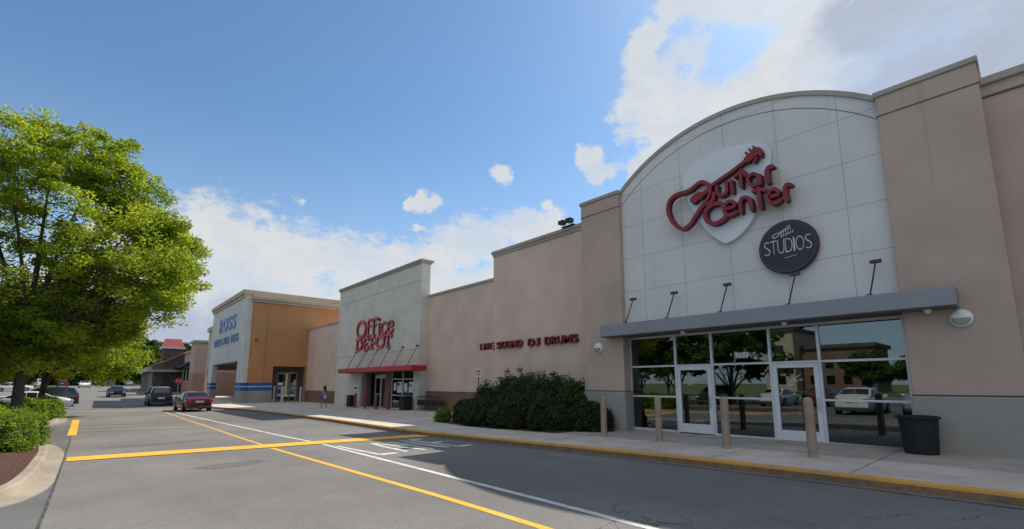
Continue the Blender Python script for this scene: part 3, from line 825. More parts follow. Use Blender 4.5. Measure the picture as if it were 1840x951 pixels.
# house number over the door
def word(txt, mat, parent, y_left, z_base, x_front, height, depth, width, offset=0.0):
    """one part per letter, spread over the width by the font's own advances"""
    adv = []
    for ch in txt: adv.append({' ': .45, 'I': .15, 'J': .50, 'L': .55, 'M': .88, 'O': .80, 'W': .95, '1': .40, 'S': .62, 'E': .60, 'T': .60, 'D': .72, 'U': .70, 'N': .72, 'R': .66, 'F': .56, 'V': .66}.get(ch, .65))
    gap = .10; tot = sum(adv) + gap * (len(txt) - 1); k = width / tot; y = y_left
    for ch, a in zip(txt, adv):
        if ch != ' ': text_mesh(ch, 'letter', mat, parent, y, z_base, x_front, height, depth, a * k, offset)
        y -= (a + gap) * k
def text_mesh(txt, name, mat, parent, y_left, z_base, x_front, height, depth=.05, width=None, offset=0.0, slant=0.0, space=1.0):
    """block lettering facing -X on the plane x_front (text reads towards -Y)"""
    cu = bpy.data.curves.new(name, 'FONT'); cu.body = txt; cu.size = 1.0; cu.extrude = .5; cu.offset = offset; cu.shear = slant; cu.space_character = space
    to = bpy.data.objects.new('tmp_text', cu)
    col.objects.link(to)
    dg = bpy.context.evaluated_depsgraph_get(); dg.update()
    me = bpy.data.meshes.new_from_object(to.evaluated_get(dg))
    bpy.data.objects.remove(to)
    co = np.empty(len(me.vertices) * 3, 'f'); me.vertices.foreach_get('co', co); co = co.reshape(-1, 3)
    x0, x1 = co[:, 0].min(), co[:, 0].max(); y0, y1 = co[:, 1].min(), co[:, 1].max()
    sy = height / (y1 - y0); sx = (width / (x1 - x0)) if width else sy
    off = Vector((0, 0, 0)); q = parent
    while q is not None: off += Vector(q.location); q = q.parent
    nv = np.empty_like(co)
    nv[:, 0] = x_front + depth * (.5 - co[:, 2]) - off.x
    nv[:, 1] = y_left - (co[:, 0] - x0) * sx - off.y
    nv[:, 2] = z_base + (co[:, 1] - y0) * sy - off.z
    me.vertices.foreach_set('co', nv.reshape(-1)); me.update()
    me.materials.clear(); me.materials.append(mat)
    for p_ in me.polygons: p_.material_index = 0
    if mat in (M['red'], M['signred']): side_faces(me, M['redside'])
    o = bpy.data.objects.new(name, me); col.objects.link(o); o.parent = parent
    return o
word('1111', M['lettw'], gb, 5.85, 2.33, GX - .008, .16, .006, .34)
# middle wall with the red lettering
mw = gb
bx(14.7, 15.3, 11.0, 17.98, -.2, 8.10).build('wall', M['tan2'], mw)
bx(14.58, 15.4, 11.13, 18.06, 8.10, 8.27).build('coping', M['tanc'], mw, bevel=.04)
bx(14.64, 14.75, 11.13, 18.0, 7.98, 8.10).build('coping_trim', M['tanc'], mw)
bx(15.3, 17.5, 17.5, 17.98, -.2, 8.08).build('wall', M['tan2'], mw)
sg = thing('roof_floodlights', 'dark twin floodlight fitting at the parapet edge left of the tall pillar', 'floodlight', (14.6, 12.7, 8.27))
f = MB(); f.box(14.50, 14.64, 12.45, 13.15, 8.26, 8.30); f.tube([(14.57, 12.6, 8.3), (14.5, 12.6, 8.42)], .02); f.tube([(14.57, 13.0, 8.3), (14.5, 13.0, 8.42)], .02)
f.build('bracket', M['black'], sg)
for y in (12.6, 13.0): bx(14.30, 14.55, y - .14, y + .14, 8.36, 8.52).build('lamp_head', M['black'], sg)

def sign_root(name, label, loc): return thing(name, label, 'sign', loc)
s1 = sign_root('lettering_sign', 'row of red block letters for live sound and drums above the dark bushes', (14.68, 15.5, 3.3))
for w_, a, c in (('LIVE SOUND', 19.0, 15.9), ('DJ', 15.35, 14.72), ('DRUMS', 14.35, 12.5)):
    a = min(a, 17.9) if w_ == 'LIVE SOUND' else a
    pass
YL = lambda x, y=612: onx(x, y, 14.6)[0]
for w_, xa, xb in (('LIVE SOUND', 863, 938), ('DJ', 949, 969), ('DRUMS', 979, 1038)):
    a, c = YL(xa), YL(xb)
    word(w_, M['red'], s1, a, 3.28, 14.56, .34, .13, a - c, .012)

# main sign: pick, guitar and script lettering, drawn in the wall plane
s2 = sign_root('shop_sign', 'big white plectrum shaped sign with red guitar and red rounded lettering', (13.5, 5.5, 6.0))
SCX, SOX, SOY = 3.656, 1180, 240
def zp(x, y, D=13.3): return onx(SOX + x / SCX, SOY + y / SCX, D)
pk = [(170, 300), (205, 235), (300, 160), (420, 105), (540, 78), (650, 68), (715, 75), (742, 105), (745, 180), (725, 280), (690, 400), (640, 540), (590, 620), (530, 680), (465, 718), (420, 710), (350, 660), (290, 590), (235, 500), (190, 410)]
pkp = [zp(x, y, 13.45) for x, y in pk]
pks = smooth_poly(pkp, 3)
MB().prism_yz(pks, 13.44, 13.58).build('plectrum_panel', M['pick'], s2, bevel=.01)
XF, XB = 13.24, 13.36
lay = [0]
def st(mb, pts, w, closed=False):
    lay[0] += 1
    mb.stroke([zp(x, y) for x, y in pts], w, XF - .0015 * lay[0], XB + .08, closed)
W = .125
gt = MB()
st(gt, [(352, 352), (330, 330), (296, 322), (262, 342), (232, 368), (190, 388), (150, 398), (110, 420), (82, 462), (80, 520), (105, 578), (145, 618), (182, 628), (222, 600), (252, 556), (285, 505), (318, 468), (352, 458), (376, 428), (378, 398)], .11)
st(gt, [(352, 352), (420, 305), (500, 250), (590, 180), (610, 165)], .095)
st(gt, [(600, 172), (640, 140), (668, 118)], .20)
st(gt, [(590, 130), (606, 148)], .06); st(gt, [(612, 108), (628, 124)], .06); st(gt, [(640, 90), (652, 106)], .06)
st(gt, [(660, 162), (645, 190)], .06); st(gt, [(690, 150), (676, 135)], .06)
st(gt, [(640, 112), (670, 106), (690, 130)], .09)
st(gt, [(248, 440), (268, 420), (290, 410)], .23)
st(gt, [(290, 408), (322, 392), (345, 372), (355, 355)], .13)
st(gt, [(360, 372), (352, 408), (335, 440), (318, 462)], .085)
gt.build('guitar_outline', M['red'], s2, side=M['redside'])
LW = .88
def letter(*strokes):
    mb = MB()
    for pts, w in strokes: st(mb, pts, w * LW)
    mb.build('letter', M['red'], s2, side=M['redside'])
letter(([(402, 352), (402, 385), (418, 408), (448, 404), (466, 380), (462, 325)], .11))
letter(([(496, 318), (502, 388)], .11))
letter(([(560, 245), (558, 300), (562, 352)], .115), ([(520, 290), (545, 262), (572, 252), (590, 282)], .10))
letter(([(640, 268), (612, 285), (606, 318), (628, 345), (660, 342), (678, 315), (670, 280), (640, 268)], .10), ([(682, 280), (688, 335)], .10))
letter(([(736, 325), (728, 265), (740, 228), (766, 222)], .12))
letter(([(452, 478), (415, 462), (368, 474), (332, 508), (326, 552), (352, 588), (395, 594), (440, 570), (462, 548)], .13))
letter(([(458, 502), (520, 480), (505, 452), (472, 455), (450, 490), (460, 530), (492, 540), (530, 518)], .11))
letter(([(560, 520), (556, 462), (566, 432), (596, 424), (622, 445), (632, 505)], .115))
letter(([(676, 365), (680, 430), (690, 490)], .12), ([(640, 385), (680, 372), (722, 380)], .10))
letter(([(744, 425), (806, 402), (790, 372), (756, 378), (738, 415), (750, 455), (782, 464), (818, 440)], .11))
letter(([(858, 442), (848, 380), (858, 345), (884, 342)], .12))

# round studios sign
s3 = sign_root('round_sign', 'round dark purple sign reading studios in tall pale letters', (13.45, 4.13, 5.2))
MB().lathe([(.70, 0), (.72, .02), (.72, .12)], (13.42, 4.13, 5.20), 56, 'x').build('disc', M['round'], s3)
rg = MB(); rg.stroke([(4.13 + .665 * math.cos(2 * PI * k / 24), 5.2 + .665 * math.sin(2 * PI * k / 24)) for k in range(24)], .014, 13.414, 13.4195, True)
rg.build('ring_line', M['maroon'], s3)
word('STUDIOS', M['lettw'], s3, 4.70, 5.04, 13.40, .38, .018, 1.14, -.022)
sm = MB()
def ss(pts, w=.022): lay[0] += 1; MB().stroke(pts, w, 13.408 - .0003 * (lay[0] % 9), 13.4195).build('small_emblem', M['lettw'], s3)
bc = 4.20; bz = 5.60
ss([(bc + .10, bz + .01), (bc + .20, bz + .0), (bc + .27, bz - .05), (bc + .22, bz - .11), (bc + .13, bz - .06), (bc + .07, bz - .03)]); ss([(bc + .10, bz + .01), (bc - .05, bz + .08), (bc - .17, bz + .16)])
for k in range(5): ss([(bc + .05 - .055 * k, bz - .03 + .02 * k), (bc + .04 - .055 * k, bz + .03 + .02 * k)])
for k in range(6): ss([(bc + .05 - .055 * k, bz - .12 + .015 * k), (bc + .04 - .055 * k, bz - .065 + .015 * k)])
ss([(bc + .02, 4.90), (bc - .28, 4.93)], .012)

# sign lights on the grey canopy
arm_t = None
def sign_light(x0, x1, y0, y1, z0, z1, label, group, proto=None, size=1.0):
    t = thing('sign_light', label, 'light', (x0, y0, z0), 0, group)
    MB().tube([(x0, y0, z0 - .02), (x1, y1, z1)], .018 * size, 6).build('arm', M['black'], t)
    bx(x1 - .045 * size, x1 + .045 * size, y1 - .11 * size, y1 + .11 * size, z1 - .03 * size, z1 + .05 * size).build('lamp_head', M['dkgrey'], t, bevel=.01)
    bx(x0 - .05, x0 + .05, y0 - .05, y0 + .05, z0, z0 + .03).build('foot', M['black'], t)
    return t
lab = ['black sign light on the grey canopy nearest the left pillar', 'second black sign light from the left pillar on the grey canopy', 'middle black sign light on the grey canopy below the plectrum', 'black sign light on the grey canopy just under the round dark sign', 'black sign light on the grey canopy nearest the right pillar']
for i, y in enumerate((9.0, 7.5, 5.85, 4.10, 2.42)):
    sign_light(13.0, 13.32, y, y - .12, 3.58, 4.40, lab[i], 'sign lights along the grey canopy')
# wall lamps
for (y, z, lb_) in ((1.01, 2.95, 'round white wall lamp with lower half shaded on the right tan pillar'), (10.42, 2.86, 'round white wall lamp on the left tan pillar beside canopy end')):
    t = thing('wall_lamp', lb_, 'lamp', (13.4, y, z), 0, 'round wall lamps')
    MB().lathe([(.02, -.13), (.10, -.125), (.165, -.09), (.19, -.04), (.19, 0)], (13.398, y, z), 28, 'x').build('housing', M['lampw'], t, smooth=True)
    pol = [(y + .155 * math.cos(PI + PI * k / 14), z + .155 * math.sin(PI + PI * k / 14)) for k in range(15)]
    # lower half lens hugging the dome
    mb = MB(); n_ = 12
    rings = [(.03, -.137), (.10, -.132), (.155, -.104)]
    vs = [(13.398 + h, y + r_ * math.cos(PI + PI * k / n_), z + r_ * math.sin(PI + PI * k / n_)) for r_, h in rings for k in range(n_ + 1)]
    fs = [(j * (n_ + 1) + k, j * (n_ + 1) + k + 1, (j + 1) * (n_ + 1) + k + 1, (j + 1) * (n_ + 1) + k) for j in range(2) for k in range(n_)] + [tuple(range(n_ + 1))]
    mb.add(vs, fs); mb.build('lens', M['lampg'], t)

# ------------------------------------------------------------------ second shop: pale stepped front with red canopy
ob = thing('store_building', 'pale stucco shop with tall square front, red canopy and recessed glass doors', 'building', (17.3, 36, -.25))
bx(17.6, 18.2, 17.99, 28.95, 1.10, 7.78).build('wall', M['tan2'], ob)
bx(17.57, 18.2, 17.99, 28.95, -.5, 1.08).build('base_course', M['basebrown'], ob)
bx(17.50, 18.3, 18.0, 28.9, 7.78, 7.95).build('coping', M['tanc'], ob, bevel=.03)
bx(17.6, 18.2, 44.1, 54.0, .90, 7.55).build('wall', M['tan2'], ob)
bx(17.57, 18.2, 44.1, 54.0, -.6, .88).build('base_course', M['basebrown'], ob)
bx(17.50, 18.3, 44.1, 54.0, 7.55, 7.72).build('coping', M['tanc'], ob, bevel=.03)
OA, OBy = 28.95, 44.0
mb = MB()
mb.box(17.0, 17.72, OA, 29.7, -.5, 10.38); mb.box(17.0, 17.72, 38.4, OBy, -.5, 10.38); mb.box(17.001, 17.719, 29.7, 38.4, 2.62, 10.379)
mb.build('front_wall', M['odw'], ob)
mb = MB(); mb.box(16.985, 17.01, OA + .01, OBy - .01, 4.02, 4.04); mb.box(16.985, 17.01, OA + .01, OBy - .01, 8.98, 9.0)
mb.build('reveal_joint', M['basegrey'], ob)
bx(16.84, 17.95, OA - .12, OBy + .1, 10.38, 10.56).build('coping', M['tanc'], ob, bevel=.04)
bx(16.92, 17.8, OA - .06, OBy + .05, 10.26, 10.379).build('coping_trim', M['tanc'], ob)
bx(15.8, 16.995, 27.9, 40.55, 2.52, 2.86).build('canopy', M['odred'], ob, bevel=.02)
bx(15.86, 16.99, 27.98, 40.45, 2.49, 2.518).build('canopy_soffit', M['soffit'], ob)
# recessed entrance
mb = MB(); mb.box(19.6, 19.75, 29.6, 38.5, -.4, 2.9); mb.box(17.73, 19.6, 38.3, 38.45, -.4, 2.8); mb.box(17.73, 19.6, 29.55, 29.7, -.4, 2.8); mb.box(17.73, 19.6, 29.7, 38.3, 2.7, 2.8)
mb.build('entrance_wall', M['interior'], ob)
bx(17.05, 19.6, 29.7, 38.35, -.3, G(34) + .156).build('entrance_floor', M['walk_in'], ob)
mb = MB(); mb.box(17.02, 17.6, 33.15, 33.95, -.3, 2.6); mb.box(17.02, 17.4, 37.3, 37.95, -.3, 2.6); mb.build('entrance_pier', M['basebrown'], ob)
mb = MB()
for y in (29.75, 31.4, 33.1): mb.box(17.1, 17.2, y - .04, y + .04, -.25, 2.6)
for z in (-.2, .75, 1.95, 2.55): mb.box(17.105, 17.195, 29.79, 33.06, z - .03, z + .03)
mb.build('window_frame', M['alu'], ob)
bx(17.14, 17.155, 29.79, 33.06, -.17, 2.5).build('window', M['glass_far'], ob)
mb = MB()
for (y, z, w_, h_) in ((30.2, 1.0, .6, .75), (31.0, 1.05, .5, .6), (31.9, .95, .7, .8), (32.6, 1.1, .35, .6)): mb.box(17.125, 17.132, y - w_ / 2, y + w_ / 2, z, z + h_)
mb.build('window_poster', M['paper'], ob)
mb = MB()
for (y, z, w_, h_) in ((32.0, 1.45, .5, .22), (30.3, 1.4, .35, .16)): mb.box(17.117, 17.124, y - w_ / 2, y + w_ / 2, z, z + h_)
mb.build('window_poster', M['signred'], ob)
mb = MB()
for y in (34.0, 35.0, 36.3, 37.25): mb.box(17.75, 17.85, y - .05, y + .05, -.25, 2.25)
mb.box(17.74, 17.86, 33.95, 37.3, 2.05, 2.35); mb.box(17.76, 17.84, 34.05, 34.95, .75, .82); mb.box(17.76, 17.84, 36.35, 37.2, .75, .82)
mb.build('door_frame', M['doorw'], ob)
dr = bx(17.79, 17.80, 34.06, 34.94, -.2, 2.04).build('door', M['glass_far'], ob)
dr = bx(17.79, 17.80, 36.36, 37.19, -.2, 2.04).build('door', M['glass_far'], ob)
bx(18.2, 40, 17.99, 54, -.4, 6.0).build('rear_wall', M['tan'], ob)
# the serif sign
s4 = sign_root('lettering_sign', 'large red serif two line sign on the pale front above red canopy', (16.95, 36, 5.2))
def serif_word(letters, xs, ybase_l, ybase_r, hpx_l, hpx_r, name, D=16.9):
    """letters: list of stroke sets in unit boxes; xs: pixel spans along the sign"""
    for (strokes, (xa, xb)) in zip(letters, xs):
        mb = MB()
        ya, za = onx(xa, 600, D); yb, _ = onx(xb, 600, D)
        for pts, w in strokes:
            lay[0] += 1
            mb.stroke([(ya + (yb - ya) * u, zb_ + v_ * hh_) for u, v_ in pts], w, 16.87 - .0012 * (lay[0] % 12), 16.98)
        mb.build('letter', M['signred'], s4, side=M['redside'])
SW = .22
Lo = {
 'O': [([(.5, 0), (.15, .12), (0, .5), (.15, .88), (.5, 1), (.85, .88), (1, .5), (.85, .12), (.5, 0)], .24)],
 'f': [([(.35, 0), (.35, .8), (.5, 1.0), (.95, .98)], .2), ([(.05, .62), (.8, .62)], .10), ([(.05, .02), (.7, .02)], .1)],
 'i': [([(.5, 0), (.5, .62)], .2), ([(.15, .02), (.85, .02)], .1), ([(.2, .60), (.5, .60)], .1), ([(.5, .88), (.5, .9)], .22)],
 'c': [([(.95, .55), (.6, .66), (.2, .55), (.1, .33), (.2, .08), (.6, 0), (.95, .12)], .19)],
 'e': [([(.15, .35), (.9, .38), (.8, .60), (.5, .67), (.15, .5), (.1, .3), (.25, .06), (.6, 0), (.95, .14)], .17)],
 'D': [([(.22, 0), (.22, 1)], .22), ([(.05, 0), (.5, .0), (.9, .2), (1, .5), (.9, .8), (.5, 1), (.05, 1)], .17)],
 'E': [([(.22, 0), (.22, 1)], .22), ([(.05, 0), (.95, 0), (.95, .2)], .15), ([(.05, 1), (.95, 1), (.95, .82)], .15), ([(.22, .5), (.75, .5)], .14)],
 'P': [([(.25, 0), (.25, 1)], .22), ([(.05, 1), (.7, 1), (.95, .75), (.7, .48), (.25, .48)], .16), ([(.02, 0), (.55, 0)], .14)],
 'T': [([(.5, 0), (.5, 1)], .22), ([(.0, .8), (.0, 1), (1, 1), (1, .8)], .15), ([(.25, 0), (.75, 0)], .14)],
}
zb_, hh_ = 5.55, 1.35
serif_word([Lo[k] for k in 'Office'], [(641, 656), (657, 667), (667, 677), (678, 683), (684, 694), (695, 706)], 0, 0, 0, 0, 'upper_lettering')
zb_, hh_ = 4.50, .86
serif_word([Lo[k] for k in 'DEPOT'], [(640, 651), (653, 663), (665, 676), (677, 690), (691, 703)], 0, 0, 0, 0, 'lower_lettering')
labs = ['leftmost', 'second from left', 'third from left', 'fourth from left', 'fifth from left', 'rightmost']
for i, y in enumerate((38.9, 36.9, 34.9, 32.9, 30.8, 28.75)):
    sign_light(15.95, 16.5, y, y - .35, 2.86, 4.2, labs[i] + ' black sign light standing on the red canopy', 'sign lights on the red canopy', size=1.3)
# things on the sidewalk before the second shop
def gz(y): return G(y) + .15
t = thing('trash_can', 'dark square trash can beside the left maroon post by the pale shop', 'trash can', (16.2, 38.3, gz(38.3)))
bx(15.9, 16.5, 38.0, 38.6, gz(38), gz(38) + .85).build('bin_body', M['trash'], t, bevel=.03); bx(15.87, 16.53, 37.97, 38.63, gz(38) + .86, gz(38) + .95).build('lid', M['dkgrey'], t, bevel=.02)
t = thing('trash_can', 'black tall trash bin in front of the poster window of the pale shop', 'trash can', (16.4, 29.6, gz(29.6)))
bx(16.1, 16.7, 29.3, 29.95, gz(29), gz(29) + .85).build('bin_body', M['trash'], t, bevel=.03); bx(16.07, 16.73, 29.27, 29.98, gz(29) + .86, gz(29) + .98).build('lid', M['black'], t, bevel=.02)
mp = ['maroon post nearest the dark square trash can', 'maroon post left of the pale shop doorway', 'maroon post in front of the open shop doorway', 'maroon post right of the pale shop doorway']
for i, (x_, y_) in enumerate(((15.6, 36.1), (15.6, 34.3), (15.7, 32.7), (15.9, 31.2))):
    t = thing('bollard', mp[i], 'bollard', (x_, y_, gz(y_)), 0, 'maroon posts before the pale shop')
    MB().lathe([(.10, 0), (.10, 1.05), (.085, 1.10), (.04, 1.13)], (x_, y_, gz(y_)), 14).build('post', M['maroon'], t, smooth=False)
t = thing('wall_notice', 'white rounded notice with dark centre on pale wall left of doorway', 'sign', (16.98, 39.0, .9))
bx(16.95, 16.995, 38.75, 39.9, 1.0, 1.55).build('board', M['paper'], t, bevel=.05); bx(16.94, 16.949, 39.1, 39.55, 1.15, 1.36).build('dark_patch', M['dkgrey'], t)
# cart rack between shops
t = thing('shopping_cart_rack', 'dark row of nested shopping carts along brown wall right of the pale shop', 'cart row', (17.1, 27.2, gz(27)))
mb = MB()
for k in range(7):
    y = 25.9 + k * .42; z = gz(27)
    mb.tube([(16.75, y, z + .55), (17.35, y, z + .55), (17.35, y + .3, z + .95), (16.75, y + .3, z + .95), (16.75, y, z + .55)], .02, 5)
    mb.tube([(16.78, y, z + .05), (16.78, y + .2, z + .55)], .018, 5); mb.tube([(17.3, y, z + .05), (17.3, y + .2, z + .55)], .018, 5)
mb.tube([(16.76, 25.9, z + .1), (16.76, 28.8, z + .1)], .03, 6); mb.tube([(17.34, 25.9, z + .1), (17.34, 28.8, z + .1)], .03, 6)
mb.build('cart_frames', M['dkgrey'], t)
mb = MB()
for k in range(7):
    y = 25.9 + k * .42
    for kk in range(5):
        mb.box(16.76, 16.77, y + .02, y + .36, z + .55 + kk * .08, z + .56 + kk * .08)
    mb.box(16.8, 17.3, y + .3, y + .33, z + .35, z + .7)
mb.build('baskets', M['dkgrey'], t)
# small notices near the bushes
for (x_, y_, lb_, sz) in ((14.0, 18.55, 'small white parking notice on thin post behind the dark bushes', .28),):
    t = thing('small_sign', lb_, 'sign', (16.9, 22.0, gz(22)))
    MB().tube([(16.9, 22.0, gz(22)), (16.9, 22.0, 2.55)], .03, 6).build('post', M['maroon'], t)
    bx(16.85, 16.87, 21.75, 22.25, 2.0, 2.5).build('panel', M['paper'], t)
    bx(16.84, 16.849, 21.80, 22.2, 2.1, 2.18).build('red_stripe', M['signred'], t)
    mb = MB(); mb.box(16.84, 16.849, 21.82, 21.94, 2.25, 2.42); mb.box(16.84, 16.849, 22.05, 22.17, 2.25, 2.42); mb.build('symbols', M['redside'], t)

# ------------------------------------------------------------------ third shop: orange block with white arcade front
rb = thing('store_building', 'orange and white block with open corner arcade and blue bands', 'building', (12, 63, -.3))
RX, RY = 11.3, 54.0
# white front with opening
mb = MB(); mb.box(RX, RX + .55, RY + .25, 56.6, 1.72, 10.7); mb.box(RX, RX + .55, 70.3, 72.8, 1.72, 10.7); mb.box(RX + .001, RX + .549, 56.6, 70.3, 4.0, 10.699)
mb.build('front_wall', M['creamw'], rb)
# bands on both front piers and orange side pier
def bands(x0, x1, y0, y1, par):
    bx(x0, x1, y0, y1, 1.38, 1.72).build('blue_band', M['blue'], par)
    bx(x0 - .01, x1 + .01, y0 - .01, y1 + .01, 1.28, 1.379).build('white_band', M['bandw'], par)
    bx(x0, x1, y0, y1, .92, 1.279).build('blue_band', M['blue'], par)
    bx(x0 - .02, x1 + .02, y0 - .02, y1 + .02, -.7, .919).build('base_course', M['basegrey'], par)
bands(RX - .04, RX + .58, RY + .2, 56.64, rb)
bands(RX - .04, RX + .58, 70.26, 72.85, rb)
# orange side wall with opening
mb = MB(); mb.box(RX + .56, 14.15, RY, RY + .6, 1.72, 10.1); mb.box(17.5, 24, RY, RY + .6, 3.45, 10.1); mb.box(14.151, 17.499, RY + .001, RY + .599, 3.45, 10.099)
mb.build('side_wall', M['orange'], rb)
bx(RX + .60, 13.2, RY - .10, RY - .003, 1.72, 9.98).build('corner_pier', M['orange'], rb)
bands(RX + .58, 14.15, RY - .12, RY + .6, rb)
bx(17.501, 24, RY + .003, RY + .6, -.6, 3.449).build('side_wall', M['orange'], rb)
# cornices
mb = MB(); mb.box(RX - .25, 22, RY + 1.2, 73.2, 11.05, 11.55); mb.box(RX - .12, 21.9, RY + 1.3, 73.0, 10.7, 11.05)
mb.build('cornice', M['cornice'], rb, bevel=.06)
mb = MB(); mb.box(RX + .35, 24.2, RY - .35, RY + 1.1, 10.35, 10.75); mb.box(RX + .45, 24.1, RY - .2, RY + 1.05, 10.1, 10.35)
mb.build('cornice', M['cornice'], rb, bevel=.06)
# orange upper box (right flank of the white front)
bx(RX + .57, 21.8, RY + 1.3, 72.9, 4.3, 11.0).build('upper_wall', M['orange'], rb)
# arcade interior
bx(17.6, 17.8, RY + .6, 72.5, -.7, 4.3).build('arcade_back_wall', M['basebrown'], rb)
bx(RX + .56, 17.6, RY + .61, 72.4, 4.1, 4.29).build('arcade_ceiling', M['soffit'], rb)
mb = MB(); mb.box(16.9, 17.6, 71.9, 72.4, -.7, 4.1); mb.box(RX + .56, 16.9, 71.9, 72.4, 3.4, 4.1); mb.build('arcade_end_wall', M['pink'], rb)
mb = MB()
for y in (57, 59.4, 61.8, 64.2): mb.box(17.45, 17.59, y - .05, y + .05, -.4, 2.9)
mb.box(17.46, 17.58, 57, 64.2, 2.8, 2.95); mb.build('door_frame', M['doorw'], rb)
bx(17.5, 17.52, 57.05, 64.15, -.4, 2.8).build('door', M['glass_far'], rb)
bx(12.0, 12.45, 56.3, 56.6, -.3, .9).build('inner_pier', M['creamw'], rb)
# dark roof mass
bx(22, 44, RY + .6, 110, -.5, 8.6).build('rear_wall', M['tan'], rb)
# lower left wing
bx(11.9, 12.4, 72.9, 79, 3.5, 8.9).build('wing_wall', M['cornice'], rb); bx(11.9, 12.4, 77.8, 79, -.5, 3.5).build('wing_wall', M['cornice'], rb); bx(11.65, 12.6, 72.9, 79.2, 8.9, 9.5).build('cornice', M['cornice'], rb, bevel=.05)
# wall fittings on orange pier
t = thing('wall_bell', 'small dark red alarm bell high on the orange corner pier', 'alarm', (12.6, 53.8, 6.2))
MB().lathe([(.16, 0), (.14, -.07), (.05, -.09)], (12.3, RY - .11, 6.1), 14, 'y').build('bell', M['maroon'], t)
# signs
s5 = sign_root('lettering_sign', 'blue two line lettering on the white front of the orange block', (11.25, 63, 7))
def yy(x, y): return onx(x, y, 11.2)[0]
word('ROSS', M['lettb'], s5, 67.6, 7.75, 11.2, 1.65, .15, 8.8, .02)
word('DRESS FOR LESS', M['lettb'], s5, 70.2, 6.2, 11.2, .85, .12, 13.2, .008)
t = thing('trash_can', 'black trash can standing in the white arcade opening', 'trash can', (12.0, 58.6, gz(58)))
MB().lathe([(.30, 0), (.36, .9), (.38, .9), (.38, 1.0), (.1, 1.1)], (12.0, 59, gz(58)), 18).build('bin_body', M['trash'], t)
for i, (x_, y_) in enumerate(((15.0, 52.9), (16.7, 52.7))):
    t = thing('bollard', ['pale post left in front of the dark side opening of the orange block', 'pale post right in front of the dark side opening of the orange block'][i], 'bollard', (x_, y_, gz(y_)), 0, 'pale posts by the orange block')
    MB().lathe([(.09, 0), (.09, 1.55), (.04, 1.6)], (x_, y_, gz(y_)), 12).build('post', M['bandw'], t)
t = thing('cart_corral', 'pale metal rail frame in the side opening of the orange block', 'rail', (14.6, 53.4, gz(53)))
MB().tube([(14.3, 53.5, gz(53)), (14.3, 53.5, 1.35), (15.0, 53.5, 1.35), (15.0, 53.5, gz(53))], .05, 6).build('rail_frame', M['bandw'], t)

# ------------------------------------------------------------------ buildings beyond
pb = thing('store_building', 'pink stucco shop with black awning and window row beyond the orange block', 'building', (14, 98, 0))
bx(11.9, 30, 90, 90.5, -.3, 8.2).build('wall', M['pink'], pb)
bx(11.9, 12.4, 90.5, 94.4, -.3, 8.2).build('wall', M['pink'], pb)
bx(11.87, 30, 89.97, 94.4, -.3, 3.4).build('base_course', M['brick'], pb)
bx(11.6, 30.2, 89.7, 94.7, 8.2, 8.6).build('coping', M['tanc'], pb, bevel=.04)
bx(12.2, 30, 94.5, 126, -.3, 6.9).build('wall', M['pink'], pb)
bx(12.0, 30.2, 94.5, 126.2, 6.9, 7.2).build('coping', M['tanc'], pb)
bx(12.17, 12.22, 94.5, 126, -.2, 2.0).build('base_course', M['brick'], pb)
mb = MB()
mb.prism_xz([(12.18, 5.4), (10.9, 4.5), (10.9, 4.35), (12.18, 4.6)], 94.6, 121); mb.build('awning', M['redlow'], pb)
for k in range(6):
    y = 95.5 + k * 3.9
    w_ = bx(12.1, 12.19, y, y + 2.9, 2.1, 4.3).build('window', M['glass_far'], pb)
    mb = MB(); mb.box(12.06, 12.19, y - .15, y, 2.0, 4.4); mb.box(12.06, 12.19, y + 2.9, y + 3.05, 2.0, 4.4); mb.box(12.06, 12.19, y, y + 2.9, 1.95, 2.1); mb.build('frame', M['bandw'], w_)
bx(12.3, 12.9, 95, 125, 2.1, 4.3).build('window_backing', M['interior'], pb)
eb = thing('restaurant_building', 'brown roofed restaurant with red topped tower at the far end of the row', 'building', (11, 116, .5))
mb = MB()
mb.prism_xz([(7.2, 4.6), (7.2, 4.1), (15, 4.1), (15, 7.6), (13.0, 7.6)], 104, 121); mb.build('roof', M['roofbrown'], eb)
mb = MB(); mb.box(6.9, 7.6, 103.6, 121.4, 3.7, 4.5); mb.box(7.6, 15, 103.6, 104.2, 3.7, 4.1); mb.build('fascia', M['tanc'], eb)
bx(9.2, 15, 104.5, 121, 0, 3.9).build('wall', M['interior'], eb)
for (x_, y_) in ((7.6, 104.4), (7.6, 110), (7.6, 115.5), (7.6, 120.6)): bx(x_ - .25, x_ + .25, y_ - .25, y_ + .25, 0, 3.69).build('porch_post', M['basegrey'], eb)
bx(9.4, 12.2, 108, 111.5, 6.1, 8.1).build('tower_wall', M['roofbrown'], eb)
bx(9.0, 12.6, 107.6, 112, 8.1, 8.45).build('tower_trim', M['bandw'], eb)
mb = MB(); mb.add([(9.1, 107.7, 8.46), (12.5, 107.7, 8.46), (12.5, 111.9, 8.46), (9.1, 111.9, 8.46), (9.6, 108.6, 10.0), (12.0, 108.6, 10.0), (12.0, 111.2, 10.0), (9.6, 111.2, 10.0)], [(0, 1, 5, 4), (1, 2, 6, 5), (2, 3, 7, 6), (3, 0, 4, 7), (4, 5, 6, 7), (0, 3, 2, 1)])
mb.build('tower_roof', M['roofred'], eb)
mb = MB(); mb.tube([(9.0, 103.7, 5.2), (13.0, 103.7, 7.75)], .12, 6); mb.build('roof_trim', M['roofred'], eb)
